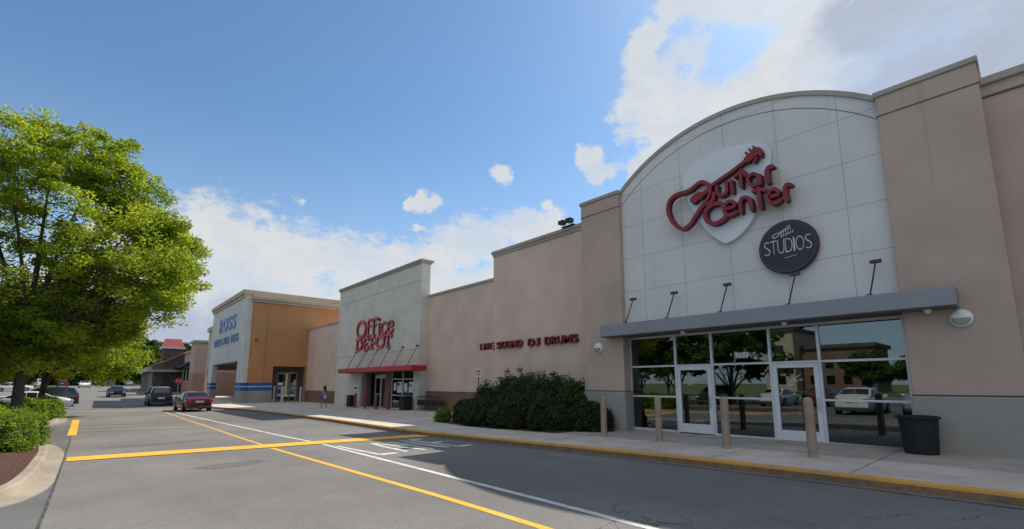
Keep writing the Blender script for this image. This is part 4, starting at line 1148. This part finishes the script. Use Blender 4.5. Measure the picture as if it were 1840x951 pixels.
# stop sign
ss_ = thing('stop_sign', 'red octagonal stop sign on a thin post before the restaurant', 'sign', (7.2, 64.0, G(64) + .1))
MB().tube([(7.2, 64.0, G(64)), (7.2, 64.0, G(64) + 2.6)], .035, 6).build('post', M['steel'], ss_)
MB().prism_xz([(7.2 + .38 * math.cos(PI / 8 + PI / 4 * k), G(64) + 2.3 + .38 * math.sin(PI / 8 + PI / 4 * k)) for k in range(8)], 63.95, 63.965).build('panel', M['stopred'], ss_)
def text_facing_south(txt, name, mat, parent, xc, zc, y, h, w):
    o = text_mesh(txt, name, mat, parent, 0, 0, 0, h, .006, w)
    co = [vv.co.copy() for vv in o.data.vertices]
    off = Vector(parent.location)
    for vv, c in zip(o.data.vertices, co):
        cx_, cy_, cz_ = c.x + off.x, c.y + off.y, c.z + off.z
        vv.co = Vector((xc + (-cy_) - w / 2, y + cx_, zc + cz_ - h / 2)) - off
    return o
text_facing_south('STOP', 'lettering', M['lettw'], ss_, 7.2, G(64) + 2.3, 63.945, .24, .56)

# ------------------------------------------------------------------ near sidewalk furniture
bl = ['tan round bollard nearest the dark bushes', 'tan round bollard in front of the left window bay', 'tan round bollard in front of the middle window bay', 'tan leaning bollard before the right glass door, nearest camera']
for i, (x_, y_, tilt) in enumerate(((11.40, 8.77, 0), (11.25, 6.87, 0), (11.05, 5.02, 0), (10.85, 3.22, -.03))):
    z0 = G(y_) + .15
    t = thing('bollard', bl[i], 'bollard', (x_, y_, z0), 0, 'tan bollards along the sidewalk')
    mb = MB(); mb.lathe([(.105, 0), (.10, .03), (.088, .06), (.088, 1.10), (.078, 1.14), (.05, 1.165), (.01, 1.175)], (0, 0, 0), 20)
    mb.v = [(x + tilt * z, y, z) for x, y, z in mb.v]
    o = mb.build('post', M['bollard'], t, world=False, smooth=False)
# wide trash can
tx, ty = 13.0, 1.86; z0 = G(ty) + .15
t = thing('trash_can', 'black tapered round trash can with wide rim by right pillar base', 'trash can', (tx, ty, z0))
MB().lathe([(.27, 0), (.28, .03), (.315, .68), (.318, .72)], (tx, ty, z0), 36).build('bin_body', M['trash'], t, smooth=False)
MB().lathe([(.325, .70), (.37, .72), (.375, .755), (.33, .77), (.27, .73)], (tx, ty, z0), 36, cap=False).build('rim', M['trash'], t)
mb = MB()
for k in range(18):
    a_ = 2 * PI * k / 18
    mb.tube([(tx + .276 * math.cos(a_), ty + .276 * math.sin(a_), z0 + .03), (tx + .318 * math.cos(a_), ty + .318 * math.sin(a_), z0 + .70)], .007, 5)
mb.build('ribs', M['trash'], t)

# ------------------------------------------------------------------ foliage
def leaf_mesh(name, centers, rads, per, size, mat, parent, seed, flat=1.0, aspect=.5, off=None):
    """leaf shaped quads scattered in soft clumps"""
    rs = np.random.RandomState(seed)
    centers = np.array(centers, 'f'); rads = np.array(rads, 'f')
    n = len(centers); tot = n * per
    c = np.repeat(centers, per, 0); r = np.repeat(rads, per)[:, None]
    d = rs.normal(size=(tot, 3)); d /= np.linalg.norm(d, axis=1)[:, None]
    rr = rs.rand(tot, 1) ** .45
    p = c + d * rr * r * np.array([1, 1, flat])
    a = rs.normal(size=(tot, 3)); a[:, 2] *= .6; a /= np.linalg.norm(a, axis=1)[:, None]
    b = rs.normal(size=(tot, 3)); b -= (b * a).sum(1)[:, None] * a; b /= np.linalg.norm(b, axis=1)[:, None]
    s = size * (.65 + .7 * rs.rand(tot, 1))
    a *= s; b *= s * aspect
    v = np.stack([p - a, p + b - a * .1, p + a, p - b - a * .1], 1).reshape(-1, 3)
    if off is not None: v -= np.array(off)
    me = bpy.data.meshes.new(name)
    me.vertices.add(tot * 4); me.vertices.foreach_set('co', v.astype('f').ravel())
    me.loops.add(tot * 4); me.loops.foreach_set('vertex_index', np.arange(tot * 4, dtype='i'))
    me.polygons.add(tot); me.polygons.foreach_set('loop_start', np.arange(0, tot * 4, 4, dtype='i')); me.polygons.foreach_set('loop_total', np.full(tot, 4, 'i'))
    me.update(calc_edges=True)
    at = me.attributes.new('tint', 'FLOAT', 'FACE')
    ct = np.repeat(rs.rand(n), per)
    at.data.foreach_set('value', np.clip(.6 * ct + .4 * rs.rand(tot), 0, 1).astype('f'))
    me.materials.append(mat)
    o = bpy.data.objects.new(name, me); col.objects.link(o)
    if parent is not None: o.parent = parent
    return o
def bezier(p0, p1, p2, n=6):
    return [tuple(Vector(p0) * (1 - t) ** 2 + Vector(p1) * 2 * t * (1 - t) + Vector(p2) * t * t) for t in [i / n for i in range(n + 1)]]
def make_tree(label, loc, height, rx_, rz_, trunk_r, fork_h, nclump, per, leaf, seed, mat='leaf', group=None, cat='tree', name='shade_tree', cz=None, clump_r=.75, aspect=.45, lobes=9, shift=(0, 0), droop=0.0, empt=.45, boughs=None):
    rs = random.Random(seed)
    t = thing(name, label, cat, loc, 0, group)
    cz = cz if cz is not None else height - rz_
    # crown lobes: big boughs around the centre
    lob = []
    for k in range(lobes):
        a = 2 * PI * (k + rs.random() * .6) / lobes; e = rs.uniform(-.55, .95)
        q = .58 + .14 * rs.random()
        lob.append((Vector((shift[0] + math.cos(a) * math.cos(e) * rx_ * q, shift[1] + math.sin(a) * math.cos(e) * rx_ * q, cz + math.sin(e) * rz_ * q)), rs.uniform(.34, .46)))
    lob.append((Vector((shift[0], shift[1], cz + rz_ * .55)), .42)); lob.append((Vector((shift[0], shift[1], cz)), .5))
    if boughs: lob = boughs
    tr = MB(); tips = []
    z_f = fork_h
    tr.tube([(0, 0, -.1), (.02, .01, .25), (0, 0, z_f * .6), (.03, 0, z_f)], [trunk_r * 1.5, trunk_r * 1.08, trunk_r * .95, trunk_r * .9], 12)
    trunk = tr.build('trunk', M['bark'], t, world=False, smooth=True)
    br = MB()
    for (c, q) in lob:
        s0 = (rs.uniform(-.05, .05), rs.uniform(-.05, .05), z_f * rs.uniform(.85, 1.0))
        mid = (c.x * .35, c.y * .35, s0[2] + (c.z - s0[2]) * .62)
        pts = bezier(s0, mid, tuple(c), 7)
        r0 = trunk_r * rs.uniform(.42, .6)
        br.tube(pts, [max(.02, r0 * (1 - .8 * i / 7)) for i in range(8)], 7, False)
        for j in range(8):
            st_ = Vector(pts[rs.randint(3, 7)])
            d = Vector((rs.gauss(0, 1), rs.gauss(0, 1), rs.gauss(.3, .7))).normalized()
            L = q * rx_ * rs.uniform(.6, 1.05)
            en = st_ + d * L
            pp = bezier(tuple(st_), tuple(st_ + d * L * .5 + Vector((0, 0, L * .12))), tuple(en), 4)
            br.tube(pp, [r0 * .30, r0 * .22, r0 * .15, r0 * .10, .008], 5, False)
            for jj in range(3):
                s3_ = Vector(pp[rs.randint(1, 4)]); d3 = (d + Vector((rs.gauss(0, .8), rs.gauss(0, .8), rs.gauss(0, .6)))).normalized()
                br.tube([tuple(s3_), tuple(s3_ + d3 * L * .25), tuple(s3_ + d3 * L * .5)], [r0 * .12, r0 * .07, .006], 4, False)
    br.build('limbs', M['bark'], t, world=False, smooth=True)
    cs = []; rr = []
    for i in range(nclump):
        c, q = lob[rs.randrange(len(lob))]
        d = Vector((rs.gauss(0, 1), rs.gauss(0, 1), rs.gauss(0, 1))).normalized()
        k = rs.random() ** empt
        p = c + Vector((d.x * rx_, d.y * rx_, d.z * rz_ * .95)) * q * k
        if droop and d.z < 0: p.z -= droop * rs.random()
        if p.z < 1.4: continue
        cs.append(tuple(p)); rr.append(clump_r * rs.uniform(.5, 1.15))
    leaf_mesh('crown', cs, rr, per, leaf, M[mat], t, seed + 1, .62, aspect)
    return t
# big shade trees on the left
BGH = []
_r = random.Random(3)
for (px_, py_, r_) in [(10, 300, 2.5), (95, 285, 2.2), (185, 290, 1.9), (225, 350, 1.9), (255, 410, 1.8), (292, 420, 1.2), (288, 490, 1.7), (310, 500, 1.2), (275, 525, 1.5), (180, 420, 2.6), (80, 430, 2.8), (200, 520, 2.1), (110, 550, 2.0), (30, 570, 1.9), (-70, 300, 2.6), (-130, 420, 2.8), (-70, 530, 2.4), (215, 575, 1.0), (150, 600, 1.3), (320, 455, 1.2), (15, 610, 1.3), (95, 612, 1.2), (-60, 600, 1.6), (150, 470, 2.2)]:
    yy_ = 29.5 + _r.uniform(-2.6, 2.6) * (1 if r_ > 1.4 else .4); X_, Z_ = ony(px_, py_, yy_)
    BGH.append((Vector((X_ + 2.35, yy_ - 29.5, Z_ - (G(29.5) + .15))), r_ / 6.0))
make_tree('tall bright green shade tree with wide crown reaching over the road', (-2.35, 29.5, G(29.5) + .15), 14.3, 6.0, 5.4, .19, 3.2, 1050, 165, .08, 11, boughs=BGH, droop=.6, group='shade trees in the planted islands', clump_r=.72)
make_tree('large leafy tree whose lit lower boughs enter from the left edge', (-7.6, 27.5, G(24) + .15), 9.6, 5.2, 3.9, .22, 2.6, 460, 160, .085, 23, lobes=10, droop=.8, group='shade trees in the planted islands', clump_r=.8)
make_tree('second shade tree with lower crown behind the tall one', (-2.2, 40.5, G(40) + .15), 8.4, 5.0, 3.3, .15, 2.3, 480, 130, .10, 31, lobes=12, droop=1.3, group='shade trees in the planted islands', clump_r=.75)
make_tree('thin dark trunked shade tree just left of the second one', (-5.0, 47, G(47) + .15), 8.2, 4.0, 3.1, .16, 2.5, 220, 100, .12, 37, lobes=8, group='shade trees in the planted islands')
make_tree('shade tree at the left edge with its trunk behind the hedges', (-6.6, 54, G(54) + .15), 9.0, 4.4, 3.2, .17, 2.6, 220, 100, .12, 41, lobes=8, group='shade trees in the planted islands')
make_tree('low spreading light green tree beside the parked cars', (-3.6, 70, G(70) + .1), 7.0, 4.6, 2.7, .14, 2.0, 240, 90, .14, 43, lobes=8, group='shade trees in the planted islands', clump_r=.8)
# far trees
far = [(-1, 176, 10, 6), (6, 190, 13, 7), (14, 215, 17, 8.5), (-10, 185, 11, 7), (22, 240, 18, 9), (-22, 190, 12, 8), (30, 262, 19, 9), (3, 236, 16, 8), (-16, 214, 13, 8), (-34, 196, 13, 8), (12.5, 178, 8, 4.5), (-46, 180, 12, 8), (0, 258, 15, 8), (40, 290, 20, 9)]
fl = ['rounded dark tree at the end of the road', 'tall dark tree behind the restaurant roof', 'broad tree above the far parking row', 'bushy tree beside the grass verge', 'high tree at the right of the far wood', 'wide tree left of the driving white car', 'tall tree rising over the brown roof', 'middle tree of the far wood', 'dim tree left of the far wood', 'tree above the white parked cars far left', 'small light green tree beside the restaurant porch', 'leftmost tree behind the parking lot', 'pale crowned tree deep in the far wood', 'rearmost tree behind the tower']
for i, (x_, y_, h_, r_) in enumerate(far):
    make_tree(fl[i], (x_, y_, G(y_)), h_, r_, h_ * .47, .25, .8, 190, 90, .36, 60 + i, 'leaf2' if i % 3 else 'leaf_dk', 'trees at the far end of the parking lot', name='broadleaf_tree', lobes=7, clump_r=1.5, aspect=.7)

_rs = random.Random(77)
wc = []; wr = []
for i in range(900):
    x_ = _rs.uniform(-150, 30); y_ = _rs.uniform(186, 214); z_ = _rs.random() ** .8 * (6.0 + 2.0 * math.sin(x_ * .21) + 1.5 * math.sin(x_ * .53))
    wc.append((x_, y_, G(y_) + z_)); wr.append(_rs.uniform(1.2, 2.4))
wd_ = leaf_mesh('far_wood', wc, wr, 70, .5, M['leaf2'], None, 78, .8, .7); tag(wd_, kind='stuff')
wd_['label'] = 'dark green wood closing off the parking lot'; wd_['category'] = 'wood'
def shrub(label, loc, rx_, ry_, h_, n, per, leaf, mat, seed, group, spiky=0.0, name='shrub'):
    rs = random.Random(seed)
    t = thing(name, label, 'bush', loc, 0, group)
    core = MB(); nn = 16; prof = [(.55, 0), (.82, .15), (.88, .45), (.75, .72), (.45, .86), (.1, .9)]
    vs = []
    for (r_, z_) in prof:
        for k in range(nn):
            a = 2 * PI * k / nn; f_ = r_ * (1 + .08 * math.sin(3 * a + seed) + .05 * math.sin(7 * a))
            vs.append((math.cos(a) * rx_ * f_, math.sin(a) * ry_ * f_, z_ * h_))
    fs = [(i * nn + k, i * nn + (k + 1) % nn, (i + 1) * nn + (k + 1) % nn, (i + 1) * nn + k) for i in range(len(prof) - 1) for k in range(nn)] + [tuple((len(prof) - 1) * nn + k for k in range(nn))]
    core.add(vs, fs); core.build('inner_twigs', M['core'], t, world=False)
    cs = []; rr = []
    for i in range(n):
        a = rs.random() * 2 * PI; e = math.asin(rs.random() ** .8)
        k = rs.uniform(.82, 1.0) * (1 + .08 * math.sin(3 * a + seed))
        ce = math.cos(e) ** .6
        cs.append((math.cos(a) * rx_ * ce * k, math.sin(a) * ry_ * ce * k, .05 + math.sin(e) * h_ * k * .97 + (rs.random() ** 4) * spiky)); rr.append(.16 * rs.uniform(.6, 1.3) * max(1, h_ / 1.2))
    leaf_mesh('foliage', cs, rr, per, leaf, M[mat], t, seed + 3, .9, .5)
    return t
hs = [(-1.65, 17.6, .72, .72, .98, 'round light green hedge bush nearest camera at island edge'), (-2.95, 17.2, .75, .75, 1.02, 'light green hedge bush left of the nearest one'), (-1.55, 19.2, .68, .70, .95, 'light green hedge bush just behind the nearest one'), (-2.85, 19.0, .72, .72, 1.05, 'light green hedge bush in the middle of near island'), (-1.9, 20.7, .65, .6, .92, 'light green hedge bush at the far tip of near island'), (-3.3, 20.7, .7, .65, 1.0, 'light green hedge bush at the back left of near island'), (-4.3, 18.2, .7, .7, 1.0, 'light green hedge bush furthest left in near island'),
      (-2.3, 33.2, .8, .75, 1.05, 'front hedge bush of the second island'), (-1.95, 34.9, .75, .8, 1.0, 'second hedge bush of the second island'), (-1.85, 36.7, .75, .8, 1.02, 'third hedge bush of the second island'), (-1.85, 38.7, .75, .8, 1.0, 'fourth hedge bush of the second island'), (-2.0, 42.6, .8, .9, 1.0, 'last hedge bush of the second island'), (-4.2, 33.8, .95, .9, 1.08, 'hedge bush left of the trunk in second island'), (-4.3, 37, 1.0, 1.0, 1.12, 'hedge bush far left in second island')]
for i, (x_, y_, a, b_, h_, lb_) in enumerate(hs):
    shrub(lb_, (x_, y_, G(y_) + .13), a, b_, h_, 230 if i < 7 else 150, 60, .038 if i < 7 else .052, 'leaf_hedge', 100 + i, 'hedge bushes in the planted islands', name='hedge_bush')
ds = [(12.85, 17.2, .8, .8, .95, 0, 'low clipped dark bush at the left of the bed'), (12.35, 15.7, .95, 1.1, 1.02, 0, 'low clipped dark bush second in the front row'), (12.3, 13.7, .95, 1.15, 1.02, 0, 'low clipped dark bush third in the front row'), (12.45, 11.8, .85, 1.0, .98, 0, 'low clipped dark bush fourth in the front row'), (12.85, 10.4, .6, .7, .85, 0, 'low clipped dark bush beside the pillar'),
      (13.55, 16.3, .95, 1.0, 1.55, .35, 'tall loose dark shrub at the left by the wall'), (13.5, 14.7, 1.0, 1.1, 1.85, .5, 'tallest loose dark shrub in the middle by the wall'), (13.5, 13.1, 1.0, 1.1, 1.78, .4, 'tall loose dark shrub at the right by the wall'), (13.6, 11.7, .9, .9, 1.5, .3, 'last loose dark shrub beside the left pillar')]
for i, (x_, y_, a, b_, h_, sp_, lb_) in enumerate(ds):
    shrub(lb_, (x_, y_, G(y_) + .15), a, b_, h_, 300, 60, .045, 'leaf_shrub' if i < 5 else 'leaf_dk', 140 + i, 'dark bushes in front of the middle wall', sp_)
shrub('small yellow green plant at the left foot of dark bushes', (12.2, 18.5, G(18.5) + .14), .38, .38, .5, 60, 30, .04, 'leaf_hedge', 160, None, .1, 'small_plant')

# ------------------------------------------------------------------ cars
def car(label, loc, rz, paint_, kind='sedan', group=None, name='parked_car', light=True):
    """built nose towards +x locally, origin on the ground under the centre"""
    t = thing(name, label, 'car', loc, rz, group)
    if kind == 'sedan':
        Ln, hw, hb = 4.75, .90, .93
        top = [(-2.37, .62), (-2.30, .92), (-1.95, 1.04), (-1.62, 1.08), (-1.05, 1.36), (-.45, 1.45), (.20, 1.43), (.60, 1.30), (1.15, 1.02), (1.7, .93), (2.15, .80), (2.34, .58)]
        g0, g1 = 2, 9
    elif kind == 'suv':
        Ln, hw, hb = 4.7, .95, 1.06
        top = [(-2.34, .75), (-2.30, 1.10), (-2.20, 1.24), (-1.95, 1.66), (-1.3, 1.77), (-.4, 1.78), (.25, 1.74), (.65, 1.60), (1.20, 1.18), (1.75, 1.08), (2.15, .95), (2.32, .65)]
        g0, g1 = 1, 8
    rows = []
    for i, (x, z) in enumerate(top):
        e = 1 - .10 * max(0, (abs(x) / (Ln / 2)) ** 6)
        taper = 1 - .13 * max(0, (abs(x) - 1.5)) ** 1.5
        w = hw * taper * e
        cab = z > hb + .12
        zb = min(hb, z - .05)
        ins = .20 * min(1, (z - hb) / .45) if cab else .03
        r_ = [(w * .93, .22), (w, .42), (w * 1.005, .65), (w * .985, zb - .04 if zb > .7 else zb * .95), (w * .95, zb), (w * .95 - ins, z - .06 if cab else z - .02), (w * .95 - ins - (.10 if cab else .12), z), (0, z + (.02 if cab else .03))]
        rows.append([(x, y, zz) for y, zz in r_] + [(x, -y, zz) for y, zz in r_[-2::-1]])
    nr = len(rows[0]); B = MB(); Gl = MB()
    vs = [p for r_ in rows for p in r_]
    bf = []; gf = []; wf = []
    for i in range(len(rows) - 1):
        cab0 = top[i][1] > hb + .12; cab1 = top[i + 1][1] > hb + .12
        steep = abs(top[i + 1][1] - top[i][1]) / (top[i + 1][0] - top[i][0]) > .17
        for k in range(nr - 1):
            f = (i * nr + k, i * nr + k + 1, (i + 1) * nr + k + 1, (i + 1) * nr + k)
            side = k in (4, nr - 2 - 4)
            roof = k in (6, 7, 5, nr - 2 - 5)
            if side and (cab0 or cab1) and not (i in (len(rows) - 2, 0)): gf.append((f, 's', i))
            elif roof and k in (6, 7) and steep and (cab0 or cab1): gf.append((f, 'r', i))
            bf.append(f)
    bf.append(tuple(range(nr))[::-1]); bf.append(tuple((len(rows) - 1) * nr + k for k in range(nr)))
    for i in range(len(rows) - 1): bf.append((i * nr, (i + 1) * nr, (i + 1) * nr + nr - 1, i * nr + nr - 1))
    B.add(vs, bf); body = B.build('body', M[paint_], t, world=False, smooth=True)
    try:
        for p_ in body.data.polygons: p_.use_smooth = True
        body.data.set_sharp_from_angle(angle=R(38))
    except Exception: pass
    # glass panels: shrunken copies just proud of the shell
    V = [Vector(p) for p in vs]
    groups = {}
    for f, kd, i in gf:
        q = [V[j] for j in f]
        c = sum(q, Vector()) / 4
        nrm_ = (q[2] - q[0]).cross(q[3] - q[1])
        if nrm_.length < 1e-6: continue
        nrm_.normalize()
        if nrm_.dot(c - Vector((c.x * .6, 0, .7))) < 0: nrm_ = -nrm_
        sh = .93 if kd == 's' else .97
        key = ('side' + ('l' if c.y > 0 else 'r')) if kd == 's' else ('rear' if c.x < 0 else 'front')
        qq = [c + (p - c) * sh + nrm_ * .006 for p in q]
        groups.setdefault(key, MB()).add(qq + [p - nrm_ * .012 for p in qq], [(0, 1, 2, 3), (7, 6, 5, 4), (0, 4, 5, 1), (1, 5, 6, 2), (2, 6, 7, 3), (3, 7, 4, 0)])
    for key, g_ in groups.items(): g_.build({'front': 'windscreen', 'rear': 'rear_window'}.get(key, 'side_window'), M['tint'], t, world=False)
    zr = .66 if kind == 'sedan' else .75
    xr = top[0][0]
    for s_ in (-1, 1):
        bx(xr - .012, xr + .32, s_ * (hw * .62), s_ * (hw * .93), zr + .06, zr + .22).build('tail_light', M['taillight'], t, world=False, bevel=.02)
        bx(-xr - .36, -xr + .0, s_ * (hw * .55), s_ * (hw * .87), zr - .08, zr + .06).build('headlight', M['headlight'], t, world=False, bevel=.02)
        bx(.62, .78, s_ * (hw * .96), s_ * (hw + .16), hb + .0, hb + .14).build('wing_mirror', M[paint_] if kind == 'sedan' else M['black'], t, world=False, bevel=.02)
    bx(xr - .03, xr + .01, -.26, .26, zr - .12 if kind == 'suv' else zr + .0, zr + .05 if kind == 'suv' else zr + .14).build('number_plate', M['plate'], t, world=False)
    mb = MB(); mb.box(xr - .035, xr + .5, -hw * .88, hw * .88, .24, .42); mb.build('rear_bumper', M['dkgrey'], t, world=False, bevel=.03)
    mb = MB(); mb.box(-xr - .5, -xr + .03, -hw * .80, hw * .80, .24, .40); mb.build('front_bumper', M['dkgrey'], t, world=False, bevel=.03)
    rw = .33 if kind == 'sedan' else .37
    for x_ in (-1.42, 1.42):
        for s_ in (-1, 1):
            ar = MB(); ar.lathe([(rw + .055, 0), (rw + .055, .03), (rw - .05, .03), (rw - .05, 0)], (x_, s_ * (hw - .02) if s_ > 0 else -hw - .01, rw), 20, 'y', False); ar.build('wheel_arch', M['black'], t, world=False)
            wl = MB(); yo = s_ * (hw + .02); wl.lathe([(rw * .62, yo), (rw * .9, yo), (rw, yo - s_ * .04), (rw, yo - s_ * .20), (rw * .9, yo - s_ * .23)], (x_, 0, rw), 22, 'y')
            wo_ = wl.build('wheel', M['tyre'], t, world=False, smooth=False)
            rm = MB(); rm.lathe([(rw * .60, yo + s_ * .004), (rw * .50, yo - s_ * .012), (rw * .18, yo + s_ * .006), (rw * .05, yo + s_ * .012)], (x_, 0, rw), 15, 'y'); rm.build('rim', M['rim'], wo_, world=False)
    return t
HN = PI / 2                                              # nose towards +Y, so the tail faces the camera
car('dark red sedan driving away along the shop kerb', (5.95, 43.8, G(43.8)), HN + .05, 'cred', 'sedan', name='moving_car')
car('black sport utility car driving away left of the dark red sedan', (5.05, 58.0, G(58)), HN, 'cblack', 'suv', name='moving_car')
car('black car coming down the lane ahead of the others', (2.6, 84.5, G(84.5)), -HN + .05, 'cblack', 'sedan', name='moving_car')
car('white sedan far off beside the grass verge', (-1.1, 132, G(132)), -HN, 'cwhite', 'sedan', name='moving_car')
park = [(-3.4, 55.2, 0, 'cwhite', 'sedan', 'white sedan parked nose out behind the second island'),
 (-3.1, 59.8, PI, 'cdark', 'suv', 'dark grey sport utility car parked behind the white sedan'),
 (-12.5, 78, 0, 'cblack', 'sedan', 'black car mostly hidden at the left edge under trees'),
 (-9.5, 112, .1, 'cwhite', 'sedan', 'white car parked far left behind the tree trunks'),
 (-8.2, 141, HN + .2, 'cwhite', 'suv', 'white tall car parked beyond the verge'),
 (-5.2, 156, HN, 'cred', 'suv', 'red car parked far off left of driving white one'),
 (3.4, 166, HN - .2, 'cblue', 'suv', 'dark blue car at the end of the lane'),
 (7.6, 168, HN, 'csilver', 'sedan', 'silver car far off near the restaurant'),
 (-13.5, 140, HN, 'csilver', 'sedan', 'silver car in the far left row'),
 (-14.5, 126, .1, 'cwhite', 'sedan', 'white car last in the far left row')]
for (x_, y_, a_, p_, k_, lb_) in park: car(lb_, (x_, y_, G(y_)), a_, p_, k_, 'cars parked in the lot')
# across the road, seen in the shop glass
refl = [(-5.0, 7.0, 'cwhite', 'sedan'), (-5.2, 4.1, 'csilver', 'sedan'), (-5.0, 1.2, 'cwhite', 'suv'), (-6.3, 24.2, 'cwhite', 'sedan'), (-6.4, 26.9, 'cwhite', 'suv'), (-16, 12.0, 'cred', 'sedan'), (-16, 15.1, 'cwhite', 'sedan'), (-16, 20.5, 'cdark', 'suv')]
rl = ['white sedan reflected in the lowest pane of the wide right shop window', 'silver sedan reflected behind the black trash can', 'white tall car parked nearest behind the camera side kerb', 'white sedan parked between the two islands', 'white tall car parked between the two islands', 'dark red sedan reflected in the row behind the white ones', 'white sedan reflected beside the dark red one', 'dark grey tall car reflected in the middle windows']
for i, (x_, y_, p_, k_) in enumerate(refl): car(rl[i], (x_, y_, G(y_)), 0 if i % 2 else PI, p_, k_, 'cars parked across the road')
rt = [(-58, -4, 6.5), (-60, 4, 7), (-57, 11, 6), (-62, 18, 7), (-52, 52, 12), (-56, 62, 13), (-48, 44, 9), (-50, 74, 13), (-44, 60, 11), (-60, 88, 14), (-64, -12, 8), (-15, 31, 11), (-18, 25.5, 10.5), (-21, 37, 12), (-17, 19.5, 8.5)]
wn_ = ['one', 'two', 'three', 'four', 'five', 'six', 'seven', 'eight', 'nine', 'ten', 'eleven', 'twelve', 'thirteen', 'fourteen', 'fifteen']
for i, (x_, y_, h_) in enumerate(rt):
    make_tree('leafy tree %s of the row reflected in the shop windows' % wn_[i], (x_, y_, G(y_)), h_, h_ * .55, h_ * .46, .2, 1.0, 90, 70, .3, 200 + i, 'leaf2', 'trees across the parking lot', name='broadleaf_tree', lobes=7, clump_r=1.1)
ab = thing('apartment_building', 'cream and grey apartment block across the lot reflected in shop glass', 'building', (-90, 32, 0))
bx(-100, -84, 35, 41, 0, 13).build('wall', M['cornice'], ab); bx(-101, -88, 22, 34.99, 0, 9.0).build('wall', M['basebrown'], ab)
bx(-101, -83.4, 34.5, 41.5, 13, 13.7).build('roof', M['roofbrown'], ab); bx(-102, -87.4, 21.5, 34.4, 9.0, 9.8).build('roof', M['roofbrown'], ab)
for k in range(4):
    for j in range(2): bx(-88.05, -87.98, 23 + k * 3, 24.5 + k * 3, 1.5 + j * 3.3, 3.3 + j * 3.3).build('window', M['tint'], ab)
for j in range(3): bx(-84.05, -83.98, 37, 39, 1.5 + j * 3.3, 3.3 + j * 3.3).build('window', M['tint'], ab)

# light poles in the lot
# ------------------------------------------------------------------ person walking by the shops
def person(loc, rz):
    t = thing('person', 'long haired woman in pale blue top and shorts walking past the shops', 'person', loc, rz)
    J = {'pel': (0, 0, .92), 'waist': (0, 0, 1.08), 'chest': (.01, 0, 1.28), 'neck': (.0, 0, 1.43), 'head0': (.015, 0, 1.50), 'head1': (.02, 0, 1.60),
         'sl': (0, .17, 1.38), 'el': (-.03, .22, 1.12), 'wl': (.06, .24, .90), 'hl': (.08, .24, .82),
         'sr': (0, -.17, 1.38), 'er': (-.05, -.22, 1.12), 'wr': (.04, -.25, .90), 'hr': (.06, -.25, .82),
         'pl': (0, .09, .88), 'kl': (.14, .09, .50), 'al': (.10, .09, .09), 'fl': (.24, .09, .04),
         'pr': (0, -.09, .88), 'kr': (-.02, -.09, .49), 'ar': (-.22, -.09, .12), 'fr': (-.12, -.09, .03)}
    rad = dict(pel=.13, waist=.11, chest=.13, neck=.05, head0=.08, head1=.095, sl=.055, el=.04, wl=.028, hl=.03, sr=.055, er=.04, wr=.028, hr=.03, pl=.09, kl=.055, al=.035, fl=.03, pr=.09, kr=.055, ar=.035, fr=.03)
    ed = [('pel', 'waist'), ('waist', 'chest'), ('chest', 'neck'), ('neck', 'head0'), ('head0', 'head1'), ('chest', 'sl'), ('sl', 'el'), ('el', 'wl'), ('wl', 'hl'), ('chest', 'sr'), ('sr', 'er'), ('er', 'wr'), ('wr', 'hr'), ('pel', 'pl'), ('pl', 'kl'), ('kl', 'al'), ('al', 'fl'), ('pel', 'pr'), ('pr', 'kr'), ('kr', 'ar'), ('ar', 'fr')]
    def skin(names, edges, radm, name, mat, grow=0, par=t):
        ks = list(names); me = bpy.data.meshes.new(name)
        me.from_pydata([J[k] for k in ks], [(ks.index(a), ks.index(b)) for a, b in edges], [])
        o = bpy.data.objects.new(name, me); col.objects.link(o); o.parent = par
        md = o.modifiers.new('skin', 'SKIN'); sd = o.modifiers.new('sub', 'SUBSURF'); sd.levels = 1; sd.render_levels = 2
        lay_ = me.skin_vertices[0] if len(me.skin_vertices) else None
        if lay_ is None:
            bm_ = __import__('bmesh').new(); bm_.from_mesh(me); bm_.verts.layers.skin.verify(); bm_.to_mesh(me); bm_.free(); lay_ = me.skin_vertices[0]
        for i, k in enumerate(ks):
            r_ = radm[k] + grow; lay_.data[i].radius = (r_, r_)
            lay_.data[i].use_root = (i == 0)
        md.use_smooth_shade = True
        me.materials.append(mat)
        return o
    skin(J.keys(), ed, rad, 'body', M['skin'])
    skin(['waist', 'chest', 'pel', 'sl', 'sr'], [('waist', 'chest'), ('waist', 'pel'), ('chest', 'sl'), ('chest', 'sr')], rad, 'top', M['dress'], .018)
    mb = MB(); mb.lathe([(.17, .26), (.19, .12), (.155, 0)][::-1], (0, 0, .70), 16); mb.v = [(x, y * 1.12, z) for x, y, z in mb.v]; mb.build('shorts', M['dress'], t, world=False, smooth=True)
    mb = MB(); mb.lathe([(.02, 1.73), (.09, 1.71), (.125, 1.63), (.12, 1.52), (.13, 1.38), (.12, 1.2), (.05, 1.12)][::-1], (-.035, 0, 0), 14); mb.build('hair', M['hair'], t, world=False, smooth=True)
    bg_ = thing('shoulder_bag', 'blue and white bag carried at the side of the walking woman', 'bag', loc, rz)
    mb = MB(); mb.lathe([(.02, -.08), (.15, -.07), (.18, 0), (.15, .07), (.02, .08)], (.05, .34, .86), 14, 'y'); mb.build('pouch', M['bag'], bg_, world=False, smooth=True)
    MB().tube([(.0, .33, 1.0), (.0, .22, 1.40), (.1, .33, 1.0)], .012, 5).build('strap', M['dress'], bg_, world=False)
person((13.8, 37.9, gz(37.9)), PI * .72)
